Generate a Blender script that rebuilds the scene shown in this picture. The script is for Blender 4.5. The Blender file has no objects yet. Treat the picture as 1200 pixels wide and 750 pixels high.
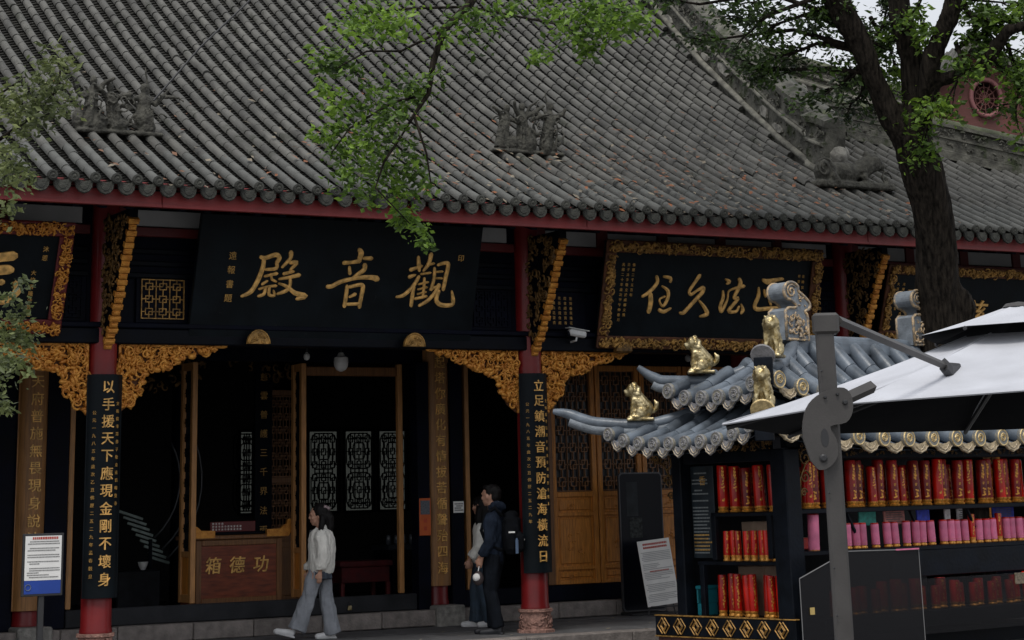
import bpy, math, random
from mathutils import Vector, Matrix, noise
from math import sin, cos, pi, radians
random.seed(7)
SC = bpy.context.scene
COL = SC.collection
# ---------------------------------------------------------------- camera
cam = bpy.data.cameras.new("camera"); cam_o = bpy.data.objects.new("camera", cam); COL.objects.link(cam_o)
_p, _r, _y = radians(14.80), radians(-1.54), radians(30.34)
_F = Vector((0, cos(_p), sin(_p))); _R = Vector((1, 0, 0)); _U = _R.cross(_F)
_R2 = _R*cos(_r)+_U*sin(_r); _U2 = -_R*sin(_r)+_U*cos(_r)
_M = Matrix.Rotation(-_y, 3, 'Z')
_F, _R2, _U2 = _M@_F, _M@_R2, _M@_U2
CAM = Vector((-13.085, -22.206, 1.5))
m3 = Matrix((_R2, _U2, -_F)).transposed()
cam_o.matrix_world = Matrix.Translation(CAM) @ m3.to_4x4()
cam.sensor_width = 36; cam.lens = 2353/1200*36; cam.shift_y = -404/1200; cam.clip_start = .1; cam.clip_end = 2000
SC.camera = cam_o
# ---------------------------------------------------------------- sky, sun, exposure
w = bpy.data.worlds.new("World"); SC.world = w; w.use_nodes = True
nt = w.node_tree; nt.nodes.clear()
out = nt.nodes.new('ShaderNodeOutputWorld'); bg = nt.nodes.new('ShaderNodeBackground')
sky = nt.nodes.new('ShaderNodeTexSky'); sky.sky_type = 'NISHITA'; sky.sun_disc = False
SUN_EL, SUN_AZ = radians(62), radians(222)
sky.sun_elevation = SUN_EL; sky.sun_rotation = SUN_AZ; sky.air_density = 1.6; sky.dust_density = 4; sky.ozone_density = 1.5
tc = nt.nodes.new('ShaderNodeTexCoord'); cl = nt.nodes.new('ShaderNodeTexNoise'); cl.inputs['Scale'].default_value = 2.2; cl.inputs['Detail'].default_value = 6
cr = nt.nodes.new('ShaderNodeValToRGB'); cr.color_ramp.elements[0].position = .38; cr.color_ramp.elements[1].position = .62
cr.color_ramp.elements[0].color = (.72, .72, .72, 1); cr.color_ramp.elements[1].color = (.95, .95, .95, 1)
mx = nt.nodes.new('ShaderNodeMix'); mx.data_type = 'RGBA'
mx.inputs['B'].default_value = (7.0, 7.15, 7.6, 1)
nt.links.new(tc.outputs['Generated'], cl.inputs['Vector']); nt.links.new(cl.outputs['Fac'], cr.inputs['Fac'])
nt.links.new(cr.outputs['Color'], mx.inputs['Factor']); nt.links.new(sky.outputs['Color'], mx.inputs['A'])
nt.links.new(mx.outputs['Result'], bg.inputs['Color']); bg.inputs['Strength'].default_value = .088
nt.links.new(bg.outputs[0], out.inputs[0])
sun = bpy.data.lights.new("sun", 'SUN'); sun.energy = 1.35; sun.angle = radians(18); sun.color = (1, .97, .92)
sun_o = bpy.data.objects.new("sun", sun); COL.objects.link(sun_o)
# sun direction: rotation measured like the sky texture (clockwise from +Y)
_d = Vector((sin(SUN_AZ)*cos(SUN_EL), cos(SUN_AZ)*cos(SUN_EL), sin(SUN_EL)))
sun_o.rotation_euler = _d.to_track_quat('Z', 'Y').to_euler(); sun_o.location = _d*60
SC.view_settings.view_transform = 'Standard'; SC.view_settings.look = 'None'; SC.view_settings.gamma = 1
SC.view_settings.exposure = 0.45
SC.cycles.max_bounces = 6
SC.cycles.use_denoising = True

# ---------------------------------------------------------------- helpers
class MB:
    def __init__(s): s.v = []; s.f = []
    def add(s, vs, fs):
        n = len(s.v); s.v.extend([tuple(p) for p in vs]); s.f.extend([tuple(i+n for i in f) for f in fs]); return s
    def box(s, x0, x1, y0, y1, z0, z1, M=None):
        vs = [Vector((x, y, z)) for z in (z0, z1) for y in (y0, y1) for x in (x0, x1)]
        if M: vs = [M@v for v in vs]
        return s.add(vs, [(0, 2, 3, 1), (4, 5, 7, 6), (0, 1, 5, 4), (2, 6, 7, 3), (0, 4, 6, 2), (1, 3, 7, 5)])
    def bbox(s, x0, x1, y0, y1, z0, z1, b=.01, M=None):
        """box with chamfered edges"""
        b = min(b, (x1-x0)*.45, (y1-y0)*.45, (z1-z0)*.45)
        c = Vector(((x0+x1)/2, (y0+y1)/2, (z0+z1)/2)); h = Vector(((x1-x0)/2, (y1-y0)/2, (z1-z0)/2))
        idx = {}; vs = []
        for sx in (-1, 1):
            for sy in (-1, 1):
                for sz in (-1, 1):
                    for a in range(3):
                        d = [h[0]-b, h[1]-b, h[2]-b]; d[a] = h[a]
                        p = c+Vector((sx*d[0], sy*d[1], sz*d[2])); idx[(sx, sy, sz, a)] = len(vs); vs.append(M@p if M else p)
        fs = []
        S = (-1, 1)
        for a in range(3):
            o = [k for k in range(3) if k != a]
            for t in S:
                q = []
                for (u, v) in ((-1, -1), (1, -1), (1, 1), (-1, 1)):
                    k = [0, 0, 0]; k[a] = t; k[o[0]] = u; k[o[1]] = v; q.append(idx[(*k, a)])
                fs.append(q)
        for a in range(3):
            o = [k for k in range(3) if k != a]
            for u in S:
                for v in S:
                    q = []
                    for (t, ax) in ((-1, o[0]), (1, o[0]), (1, o[1]), (-1, o[1])):
                        k = [0, 0, 0]; k[a] = t; k[o[0]] = u; k[o[1]] = v; q.append(idx[(*k, ax)])
                    fs.append(q)
        for sx in S:
            for sy in S:
                for sz in S: fs.append([idx[(sx, sy, sz, a)] for a in range(3)])
        return s.add(vs, fs)
    def tube(s, pts, rs, n=8, cap=True, up=None, flat=1.0):
        pts = [Vector(p) for p in pts]
        if not hasattr(rs, '__len__'): rs = [rs]*len(pts)
        rings = []; N = None
        for i, p in enumerate(pts):
            t = (pts[min(i+1, len(pts)-1)]-pts[max(i-1, 0)])
            if t.length < 1e-9: t = Vector((0, 0, 1))
            t.normalize()
            if N is None:
                a = Vector(up) if up else (Vector((0, 0, 1)) if abs(t.z) < .9 else Vector((1, 0, 0)))
                N = (a-t*a.dot(t)).normalized()
            else:
                N = N-t*N.dot(t)
                N = N.normalized() if N.length > 1e-6 else t.orthogonal().normalized()
            B = t.cross(N)
            rings.append([p+(N*cos(2*pi*k/n)+B*flat*sin(2*pi*k/n))*rs[i] for k in range(n)])
        vs = [q for r in rings for q in r]; fs = []
        for i in range(len(pts)-1):
            for k in range(n):
                fs.append((i*n+k, i*n+(k+1) % n, (i+1)*n+(k+1) % n, (i+1)*n+k))
        if cap: fs.append(tuple(range(n-1, -1, -1))); fs.append(tuple((len(pts)-1)*n+k for k in range(n)))
        return s.add(vs, fs)
    def lathe(s, prof, c=(0, 0, 0), n=16, M=None, cap=True):
        c = Vector(c); vs = []; fs = []
        for r, z in prof:
            for k in range(n):
                p = Vector((r*cos(2*pi*k/n), r*sin(2*pi*k/n), z))
                vs.append((M@p if M else p)+c)
        for i in range(len(prof)-1):
            for k in range(n):
                fs.append((i*n+k, i*n+(k+1) % n, (i+1)*n+(k+1) % n, (i+1)*n+k))
        if cap: fs.append(tuple(range(n-1, -1, -1))); fs.append(tuple((len(prof)-1)*n+k for k in range(n)))
        return s.add(vs, fs)
    def ell(s, c, r, nu=10, nv=6, M=None):
        c = Vector(c); vs = [c+(M@Vector((0, 0, -r[2])) if M else Vector((0, 0, -r[2])))]; fs = []
        for j in range(1, nv):
            a = -pi/2+pi*j/nv
            for k in range(nu):
                p = Vector((r[0]*cos(a)*cos(2*pi*k/nu), r[1]*cos(a)*sin(2*pi*k/nu), r[2]*sin(a)))
                vs.append(c+(M@p if M else p))
        p = Vector((0, 0, r[2])); vs.append(c+(M@p if M else p))
        for k in range(nu): fs.append((0, 1+(k+1) % nu, 1+k))
        for j in range(nv-2):
            for k in range(nu):
                a = 1+j*nu+k; b = 1+j*nu+(k+1) % nu; fs.append((a, b, b+nu, a+nu))
        L = len(vs)-1; o = 1+(nv-2)*nu
        for k in range(nu): fs.append((o+k, o+(k+1) % nu, L))
        return s.add(vs, fs)
    def prism(s, poly, d0, d1, M=None):
        """poly: list of (u,v); extruded along w from d0 to d1; M maps (u,v,w) to world"""
        n = len(poly); vs = [Vector((u, v, d)) for d in (d0, d1) for u, v in poly]
        if M: vs = [M@v for v in vs]
        fs = [tuple(range(n-1, -1, -1)), tuple(range(n, 2*n))]
        for k in range(n): fs.append((k, (k+1) % n, n+(k+1) % n, n+k))
        return s.add(vs, fs)
    def merge(s, o, M=None):
        return s.add([M@Vector(v) for v in o.v] if M else o.v, o.f)

def mesh_of(mb, name, mat, smooth=False, auto=None):
    me = bpy.data.meshes.new(name); me.from_pydata(mb.v, [], mb.f)
    if mat: me.materials.append(mat)
    me.update()
    if smooth:
        me.polygons.foreach_set('use_smooth', [True]*len(me.polygons))
        if auto:
            me.set_sharp_from_angle(angle=radians(auto))
    me.validate()
    return me
def obj(name, mb, mat, parent=None, smooth=False, auto=None, loc=None, rot=None, label=None, kind=None, fixn=False):
    me = mb if isinstance(mb, bpy.types.Mesh) else mesh_of(mb, name, mat, smooth, auto)
    if fixn:
        import bmesh
        b = bmesh.new(); b.from_mesh(me); bmesh.ops.recalc_face_normals(b, faces=b.faces); b.to_mesh(me); b.free()
    o = bpy.data.objects.new(name, me); COL.objects.link(o)
    if parent: o.parent = parent
    if loc is not None: o.location = loc
    if rot is not None: o.rotation_euler = rot
    if label: o['label'] = label
    if kind or name.endswith(('_carving', '_relief', '_fretwork', 'print')): o['kind'] = kind or 'stuff'
    return o
def thing(name, label, cat, loc=(0, 0, 0), rz=0, group=None, rot=None):
    o = bpy.data.objects.new(name, None); COL.objects.link(o); o.empty_display_size = .2
    o.location = loc; o.rotation_euler = rot if rot else (0, 0, rz)
    o['label'] = label; o['category'] = cat
    if group: o['group'] = group
    return o
def tag(o, label, cat, group=None):
    o['label'] = label; o['category'] = cat
    if group: o['group'] = group
    return o
def copy_tree(o, parent=None):
    c = o.copy(); COL.objects.link(c)
    if parent: c.parent = parent
    for ch in list(o.children): copy_tree(ch, c)
    return c
def fuse(mb, voxel, smooth=2, name='f', mat=None, disp=0, dscale=20, zs=1):
    """union of overlapping primitives as one continuous surface"""
    me = mesh_of(mb, name, None); o = bpy.data.objects.new('tmp', me); COL.objects.link(o)
    m = o.modifiers.new('r', 'REMESH'); m.mode = 'VOXEL'; m.voxel_size = voxel; m.adaptivity = 0
    if smooth:
        s2 = o.modifiers.new('s', 'SMOOTH'); s2.iterations = smooth; s2.factor = .6
    dg = bpy.context.evaluated_depsgraph_get(); r = bpy.data.meshes.new_from_object(o.evaluated_get(dg))
    bpy.data.objects.remove(o); bpy.data.meshes.remove(me)
    r.name = name; r.materials.clear()
    if mat: r.materials.append(mat)
    r.polygons.foreach_set('use_smooth', [True]*len(r.polygons))
    if disp:
        co = [0.0]*(3*len(r.vertices)); r.vertices.foreach_get('co', co)
        no = [Vector(v.normal) for v in r.vertices]
        for i in range(len(r.vertices)):
            p = Vector(co[3*i:3*i+3]); q = Vector((p.x, p.y, p.z*.6)); d = noise.noise(Vector((p.x, p.y, p.z*zs))*dscale)*disp*.7+(abs(noise.noise(Vector((q.x, q.y, q.z*zs))*dscale*1.9))-.2)*disp*.9
            for k in range(3): co[3*i+k] += no[i][k]*d
        r.vertices.foreach_set('co', co)
    r.update(); return r

_tc = {}
def glyph(ch, off=0.0):
    """outline of one character as 2-D faces, unit em, centred (built-in font)"""
    if (ch, off) in _tc: return _tc[(ch, off)]
    c = bpy.data.curves.new('t', 'FONT'); c.body = ch; c.resolution_u = 2; c.extrude = .02; c.offset = off
    c.align_x = 'CENTER'; c.align_y = 'CENTER'
    o = bpy.data.objects.new('t', c); COL.objects.link(o)
    dg = bpy.context.evaluated_depsgraph_get(); me = bpy.data.meshes.new_from_object(o.evaluated_get(dg))
    v = [tuple(x.co) for x in me.vertices]; f = [tuple(p.vertices) for p in me.polygons]
    if v:
        x0 = min(p[0] for p in v); x1 = max(p[0] for p in v); y0 = min(p[1] for p in v); y1 = max(p[1] for p in v)
        cx, cy = (x0+x1)/2, (y0+y1)/2
        v = [(p[0]-cx, p[1]-cy, p[2]) for p in v]
    bpy.data.objects.remove(o); bpy.data.curves.remove(c); bpy.data.meshes.remove(me)
    _tc[(ch, off)] = (v, f); return v, f
def text_to(mb, ch, M, size, depth=.012, off=0.012, sx=1, shear=0, bold=0):
    v, f = glyph(ch, 0.0)
    for k, (bx, by) in enumerate(((-bold, 0), (bold, bold*.6), (0, -bold*.7)) if bold else ()):
        mb.add([M@Vector(((x*sx+y*shear+bx)*size, (y+by)*size, z/.04*depth+.0006*(k+1))) for x, y, z in v], f)
    mb.add([M@Vector(((x*sx+y*shear)*size, y*size, z/.04*depth)) for x, y, z in v], f)

# ---------------------------------------------------------------- materials
def mat(name, col, rough=.6, metal=0, spec=.5, var=.0, vs=8, col2=None, bump=0, bs=40, coat=0, rnd=0, detail=5, wear=None, emit=None, stretch=None, alpha=None, trans=0):
    m = bpy.data.materials.new(name); m.use_nodes = True; n = m.node_tree; L = n.links.new
    b = n.nodes['Principled BSDF']; b.inputs['Roughness'].default_value = rough; b.inputs['Metallic'].default_value = metal
    b.inputs['Specular IOR Level'].default_value = spec; b.inputs['Coat Weight'].default_value = coat
    if trans: b.inputs['Transmission Weight'].default_value = trans
    tc = n.nodes.new('ShaderNodeTexCoord'); vec = tc.outputs['Object']
    if stretch:
        mp = n.nodes.new('ShaderNodeMapping'); mp.inputs['Scale'].default_value = stretch; L(vec, mp.inputs['Vector']); vec = mp.outputs['Vector']
    cur = None
    if var or col2:
        t = n.nodes.new('ShaderNodeTexNoise'); t.inputs['Scale'].default_value = vs; t.inputs['Detail'].default_value = detail; L(vec, t.inputs['Vector'])
        r = n.nodes.new('ShaderNodeValToRGB'); r.color_ramp.elements[0].position = .33; r.color_ramp.elements[1].position = .68
        c2 = col2 or tuple(max(0, c*(1-var)) for c in col)
        r.color_ramp.elements[0].color = (*c2, 1); r.color_ramp.elements[1].color = (*[min(1, c*(1+(var if not col2 else 0))) for c in col], 1)
        L(t.outputs['Fac'], r.inputs['Fac']); cur = r.outputs['Color']
        rr = n.nodes.new('ShaderNodeMapRange'); rr.inputs['To Min'].default_value = max(.02, rough-.12); rr.inputs['To Max'].default_value = min(1, rough+.15)
        L(t.outputs['Fac'], rr.inputs['Value']); L(rr.outputs['Result'], b.inputs['Roughness'])
    else: b.inputs['Base Color'].default_value = (*col, 1)
    if wear:
        wc, ws, wt = wear
        t = n.nodes.new('ShaderNodeTexNoise'); t.inputs['Scale'].default_value = ws; t.inputs['Detail'].default_value = 8; t.inputs['Roughness'].default_value = .7; L(vec, t.inputs['Vector'])
        r = n.nodes.new('ShaderNodeValToRGB'); r.color_ramp.elements[0].position = wt; r.color_ramp.elements[1].position = wt+.1
        L(t.outputs['Fac'], r.inputs['Fac'])
        x = n.nodes.new('ShaderNodeMix'); x.data_type = 'RGBA'; L(r.outputs['Color'], x.inputs['Factor'])
        if cur: L(cur, x.inputs['A'])
        else: x.inputs['A'].default_value = (*col, 1)
        x.inputs['B'].default_value = (*wc, 1); cur = x.outputs['Result']
    if rnd:
        oi = n.nodes.new('ShaderNodeObjectInfo'); mr = n.nodes.new('ShaderNodeMapRange'); mr.inputs['To Min'].default_value = 1-rnd; mr.inputs['To Max'].default_value = 1+rnd
        L(oi.outputs['Random'], mr.inputs['Value'])
        x = n.nodes.new('ShaderNodeVectorMath'); x.operation = 'SCALE'
        if cur: L(cur, x.inputs[0])
        else: x.inputs[0].default_value = col
        L(mr.outputs['Result'], x.inputs['Scale']); cur = x.outputs[0]
    if cur: L(cur, b.inputs['Base Color'])
    if bump:
        t = n.nodes.new('ShaderNodeTexNoise'); t.inputs['Scale'].default_value = bs; t.inputs['Detail'].default_value = 6; L(vec, t.inputs['Vector'])
        bp = n.nodes.new('ShaderNodeBump'); bp.inputs['Strength'].default_value = bump; bp.inputs['Distance'].default_value = .02
        L(t.outputs['Fac'], bp.inputs['Height']); L(bp.outputs['Normal'], b.inputs['Normal'])
    if emit: b.inputs['Emission Color'].default_value = (*emit[0], 1); b.inputs['Emission Strength'].default_value = emit[1]
    return m
M_ = {}
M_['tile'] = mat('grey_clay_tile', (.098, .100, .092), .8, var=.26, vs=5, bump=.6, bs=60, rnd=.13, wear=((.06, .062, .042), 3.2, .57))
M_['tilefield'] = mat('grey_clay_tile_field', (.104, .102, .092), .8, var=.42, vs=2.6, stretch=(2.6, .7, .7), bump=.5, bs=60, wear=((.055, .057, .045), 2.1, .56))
M_['pan'] = mat('pan_tile_shaded', (.034, .033, .028), .9, var=.6, vs=7, bump=.4, bs=50)  # colour darkened to stand in for shade in the grooves between tube rows
M_['eave'] = mat('eave_tile', (.036, .037, .031), .85, var=.45, vs=14, bump=.7, bs=45, rnd=.25, wear=((.15, .15, .12), 9, .6))
M_['ridge'] = mat('weathered_ridge_plaster', (.10, .097, .08), .9, var=.55, vs=6, bump=.9, bs=22, wear=((.035, .045, .018), 2.4, .52))
M_['plaster'] = mat('flaking_white_plaster', (.25, .24, .21), .9, var=.5, vs=9, bump=.6, bs=30)
M_['carve'] = mat('grey_roof_sculpture', (.06, .058, .047), .85, var=.5, vs=14, bump=.8, bs=40)
M_['red'] = mat('red_fascia_paint', (.20, .020, .020), .55, var=.22, vs=3, bump=.15, bs=30, stretch=(.5, 1, 4), wear=((.19, .035, .03), 5, .6))
M_['redcol'] = mat('red_column_lacquer', (.16, .008, .009), .42, spec=.35, var=.2, vs=3, bump=.08, bs=18, coat=.08)
M_['darkred'] = mat('dark_red_paint', (.12, .012, .012), .5, var=.2, vs=4)
M_['black'] = mat('black_lacquer', (.0022, .0032, .0062), .5, spec=.10, var=.35, vs=5, bump=.12, bs=25)
M_['blackwall'] = mat('dark_blue_black_paint', (.002, .003, .0085), .6, spec=.10, var=.45, vs=3, bump=.2, bs=18)
M_['board'] = mat('black_plaque_lacquer', (.0035, .0062, .0085), .5, spec=.14, var=.35, vs=3, bump=.15, bs=14, wear=((.016, .019, .020), 7, .64))
M_['gold'] = mat('gilded_carving', (.68, .32, .055), .42, metal=.35, var=.45, vs=12, col2=(.42, .15, .02), bump=.35, bs=60)
M_['goldtxt'] = mat('gold_lettering', (.70, .41, .125), .5, metal=.25, var=.4, vs=16)
M_['goldtxt_dim'] = mat('aged_gold_lettering', (.52, .30, .08), .5, metal=.2, var=.3, vs=16)
M_['goldold'] = mat('old_gilding', (.38, .21, .055), .5, metal=.35, var=.5, vs=14, bump=.4, bs=60)
M_['brownwood'] = mat('brown_varnished_wood', (.17, .072, .022), .45, var=.3, vs=4, stretch=(14, 14, 1), bump=.12, bs=30)
M_['doorwood'] = mat('orange_brown_door_wood', (.50, .19, .03), .45, var=.3, vs=4, stretch=(12, 12, 1.2), bump=.15, bs=30)
M_['stile'] = mat('tan_door_stile_wood', (.42, .20, .065), .5, var=.25, vs=5, stretch=(16, 16, 1), bump=.1, bs=30)
M_['boxwood'] = mat('reddish_box_wood', (.17, .035, .012), .35, var=.4, vs=3, stretch=(1.5, 8, 8), bump=.1, bs=30)
M_['plqwood'] = mat('brown_couplet_board', (.29, .135, .042), .5, var=.28, vs=4, stretch=(10, 10, .8), bump=.12, bs=30)
M_['white'] = mat('white_plaster', (.42, .42, .42), .8, var=.1, vs=3)
M_['stone'] = mat('grey_step_stone', (.20, .175, .16), .85, var=.3, vs=7, bump=.5, bs=40, rnd=.12)
M_['carvedstone'] = mat('pink_carved_stone', (.30, .165, .13), .8, var=.35, vs=20, bump=.9, bs=38)
M_['plinth'] = mat('grey_plinth_stone', (.22, .21, .19), .85, var=.35, vs=14, bump=.6, bs=50)
M_['pave'] = mat('dark_paving_stone', (.105, .105, .108), .7, var=.25, vs=3, bump=.3, bs=30, rnd=.14, wear=((.07, .07, .072), 1.2, .5))
M_['ground'] = mat('ground_stone', (.13, .128, .125), .75, var=.3, vs=2, bump=.3, bs=25)
M_['threshold'] = mat('grey_black_threshold', (.022, .023, .026), .7, spec=.2, var=.35, vs=3, bump=.25, bs=25)
M_['iron'] = mat('dark_metal', (.05, .05, .052), .5, metal=.6)
M_['poleM'] = mat('grey_painted_pole', (.058, .054, .051), .5, metal=.15, var=.12, vs=8, bump=.05, bs=90)
M_['canvas'] = mat('white_canvas', (.49, .50, .535), .85, var=.10, vs=3, bump=.15, bs=70)
M_['ktile'] = mat('blue_grey_kiosk_tile', (.112, .134, .160), .36, var=.45, vs=4, bump=.15, bs=35, rnd=.13, wear=((.10, .12, .14), 3, .6))
M_['kpan'] = mat('kiosk_pan_tile', (.10, .125, .165), .5, var=.35, vs=5, bump=.2, bs=35)
M_['kend'] = mat('kiosk_end_tile', (.30, .27, .20), .5, var=.4, vs=20, col2=(.13, .145, .16), bump=.5, bs=50)
M_['kgold'] = mat('kiosk_end_gilding', (.62, .47, .23), .45, metal=.35, var=.3, vs=20, bump=.4, bs=70)
M_['lion'] = mat('pale_brass_lion', (.64, .54, .32), .3, metal=.75, var=.5, vs=22, col2=(.24, .17, .06), bump=.3, bs=60)
M_['kwood'] = mat('kiosk_dark_wood', (.004, .006, .010), .5, spec=.14, var=.4, vs=5, bump=.15, bs=25)
M_['dragon'] = mat('kiosk_grey_ornament', (.20, .225, .25), .6, var=.25, vs=9, bump=.3, bs=40)
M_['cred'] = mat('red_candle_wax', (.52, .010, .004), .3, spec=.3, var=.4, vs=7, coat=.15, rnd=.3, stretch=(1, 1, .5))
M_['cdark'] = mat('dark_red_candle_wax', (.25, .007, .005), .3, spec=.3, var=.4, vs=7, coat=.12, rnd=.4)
M_['cpink'] = mat('pink_candle_wrap', (.76, .20, .34), .5, spec=.3, var=.2, vs=7, rnd=.2)
M_['bark'] = mat('dark_tree_bark', (.019, .0155, .012), .95, spec=.1, var=.75, vs=9, stretch=(3, 3, .6), bump=1, bs=20)
M_['leafA'] = None
M_['glass'] = None
def leaf_mat(name, c1, c2, c3, sc=1.3, tr=.25):
    m = bpy.data.materials.new(name); m.use_nodes = True; n = m.node_tree; L = n.links.new; b = n.nodes['Principled BSDF']
    tc = n.nodes.new('ShaderNodeTexCoord'); t = n.nodes.new('ShaderNodeTexNoise'); t.inputs['Scale'].default_value = sc; t.inputs['Detail'].default_value = 4
    L(tc.outputs['Object'], t.inputs['Vector'])
    g = n.nodes.new('ShaderNodeNewGeometry'); ad = n.nodes.new('ShaderNodeMath'); ad.operation = 'MULTIPLY_ADD'; ad.inputs[1].default_value = .35
    L(g.outputs['Random Per Island'], ad.inputs[0]); L(t.outputs['Fac'], ad.inputs[2])
    r = n.nodes.new('ShaderNodeValToRGB'); r.color_ramp.elements[0].position = .42; r.color_ramp.elements[1].position = .92
    e = r.color_ramp.elements.new(.66)
    r.color_ramp.elements[0].color = (*c1, 1); e.color = (*c2, 1); r.color_ramp.elements[2].color = (*c3, 1)
    L(ad.outputs[0], r.inputs['Fac']); L(r.outputs['Color'], b.inputs['Base Color']); b.inputs['Roughness'].default_value = .5
    ts = n.nodes.new('ShaderNodeBsdfTranslucent'); L(r.outputs['Color'], ts.inputs['Color']); mxx = n.nodes.new('ShaderNodeMixShader'); mxx.inputs[0].default_value = tr
    L(b.outputs[0], mxx.inputs[1]); L(ts.outputs[0], mxx.inputs[2]); L(mxx.outputs[0], n.nodes['Material Output'].inputs['Surface'])
    return m
M_['leafbright'] = leaf_mat('bright_green_leaves', (.018, .038, .007), (.085, .16, .02), (.26, .42, .05), 1.6, .42)
M_['leafdark'] = leaf_mat('dark_green_leaves', (.010, .020, .006), (.026, .048, .011), (.085, .16, .022), .9, .25)
M_['leafgrey'] = leaf_mat('grey_green_leaves', (.05, .065, .025), (.12, .15, .05), (.26, .30, .11), 2.2, .35)
def glass_mat(name, col, a, rough=.08, tint=(.8, .8, .8)):
    m = bpy.data.materials.new(name); m.use_nodes = True; n = m.node_tree; L = n.links.new; b = n.nodes['Principled BSDF']
    b.inputs['Base Color'].default_value = (*col, 1); b.inputs['Roughness'].default_value = rough; b.inputs['Specular IOR Level'].default_value = .2
    tr = n.nodes.new('ShaderNodeBsdfTransparent'); tr.inputs['Color'].default_value = (*tint, 1)
    mxx = n.nodes.new('ShaderNodeMixShader'); mxx.inputs[0].default_value = a
    L(tr.outputs[0], mxx.inputs[1]); L(b.outputs[0], mxx.inputs[2]); L(mxx.outputs[0], n.nodes['Material Output'].inputs['Surface'])
    return m
M_['glass'] = glass_mat('smoked_glass', (.012, .012, .014), .74, .25)
M_['glass2'] = glass_mat('thin_smoked_glass', (.012, .012, .014), .52, .25)
M_['milkglass'] = glass_mat('lattice_window_glass', (.05, .06, .05), .74, .3, (.80, .82, .76))

def relief(mb, region, n, size, M, depth=.03, seed=1, blob=.5, fill=None):
    """scroll carving: curls and leaves laid over a 2-D region; region(u,v)->bool; fill = (u0,u1,v0,v1)"""
    rd = random.Random(seed); u0, u1, v0, v1 = fill; k = 0; tries = 0
    while k < n and tries < n*30:
        tries += 1
        u, v = rd.uniform(u0, u1), rd.uniform(v0, v1)
        if not region(u, v): continue
        k += 1; s = size*rd.uniform(.6, 1.25); a0 = rd.uniform(0, 2*pi); sg = rd.choice((-1, 1)); w0 = depth*rd.uniform(.25, 1)
        if rd.random() < blob:
            R = Matrix.Rotation(rd.uniform(0, pi), 4, 'Z')
            o = MB(); o.ell((0, 0, 0), (s*.62, s*.27, depth*.6), 7, 4, R.to_3x3())
            mb.merge(o, M@Matrix.Translation((u, v, w0)))
        else:
            pts = []; rs = []
            for i in range(8):
                t = i/7; a = a0+sg*t*pi*1.55; rr = s*(1-.72*t)
                pts.append(M@Vector((u+rr*cos(a)*.7, v+rr*sin(a)*.7, w0+depth*.4*t))); rs.append(s*.17*(1.05-.45*t))
            mb.tube(pts, rs, 5)
def inpoly(poly):
    def f(x, y):
        c = False; n = len(poly)
        for i in range(n):
            x1, y1 = poly[i]; x2, y2 = poly[(i+1) % n]
            if (y1 > y) != (y2 > y) and x < (x2-x1)*(y-y1)/(y2-y1)+x1: c = not c
        return c
    return f
def frameM(o, u, v):
    o = Vector(o); u = Vector(u).normalized(); v = Vector(v).normalized(); wv = u.cross(v)
    m = Matrix((u, v, wv)).transposed().to_4x4(); m.translation = o; return m
def stroke(mb, pts, M, depth):
    """one brush stroke: ribbon with rounded ends, domed"""
    P = [Vector((p[0], p[1])) for p in pts]; W = [p[2]*.5 for p in pts]
    # resample (Catmull-Rom)
    Q = []; V = []
    n = len(P)
    for i in range(n-1):
        a, b, c, d = P[max(i-1, 0)], P[i], P[i+1], P[min(i+2, n-1)]
        for k in range(4):
            t = k/4; Q.append(.5*((2*b)+(c-a)*t+(2*a-5*b+4*c-d)*t*t+(3*b-a-3*c+d)*t**3)); V.append(W[i]*(1-t)+W[i+1]*t)
    Q.append(P[-1]); V.append(W[-1])
    d0 = (Q[1]-Q[0]).normalized(); d1 = (Q[-1]-Q[-2]).normalized()
    Q = [Q[0]-d0*V[0]*.8]+Q+[Q[-1]+d1*V[-1]*.8]; V = [V[0]*.45]+V+[V[-1]*.45]
    vs = []; fs = []; m = len(Q)
    for i in range(m):
        t = (Q[min(i+1, m-1)]-Q[max(i-1, 0)]).normalized(); nn = Vector((-t.y, t.x))
        for s, h in ((1, 0), (.92, depth*.6), (0, depth), (-.92, depth*.6), (-1, 0)):
            q = Q[i]+nn*V[i]*s; vs.append(M@Vector((q.x, q.y, h)))
    for i in range(m-1):
        for k in range(4): fs.append((i*5+k, (i+1)*5+k, (i+1)*5+k+1, i*5+k+1))
    fs.append((0, 1, 2, 3, 4)); fs.append(tuple((m-1)*5+4-k for k in range(5)))
    mb.add(vs, fs)
# ================================================================= GROUND
g = MB(); g.box(-400, 500, -300, 700, -.6, -.15); obj('ground', g, M_['ground'], kind='structure')
# raised porch platform of stone slabs
pf = MB(); pf.box(-14, 14, -.55, 2.35, -.4, -.012); pf.box(-14, 14, 2.35, 12, -.4, .02)
plat = obj('porch_platform', pf, M_['pave'], kind='structure')
rd = random.Random(3)
y = -.5
for r in range(4):
    x = -6.6-rd.random()*.6
    while x < 5.6:
        L = rd.uniform(.85, 1.25); h = rd.uniform(-.002, .004)
        s = MB(); s.bbox(-L/2+.004, L/2-.004, -.345, .345, -.03, 0, .006)
        obj('paving_slab', s, M_['pave'], plat, loc=(x+L/2, y+.35, h)); x += L
    y += .7
x = -7
while x < 6:
    L = rd.uniform(1.0, 1.5); s = MB(); s.bbox(-L/2+.004, L/2-.004, -.14, .14, -.16, .004, .012)
    obj('kerb_stone', s, M_['stone'], plat, loc=(x+L/2, -.66, rd.uniform(-.003, .003))); x += L
x = -7.2
while x < 4.4:
    L = rd.uniform(.7, 1.1)
    if not (abs(x+L/2-0) < 0): 
        s = MB(); s.bbox(-L/2+.005, L/2-.005, -.13, .13, -.1, .1, .012)
        obj('step_stone', s, M_['stone'], plat, loc=(x+L/2, 2.36, .108+rd.uniform(-.003, .003)))
    x += L

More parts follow.
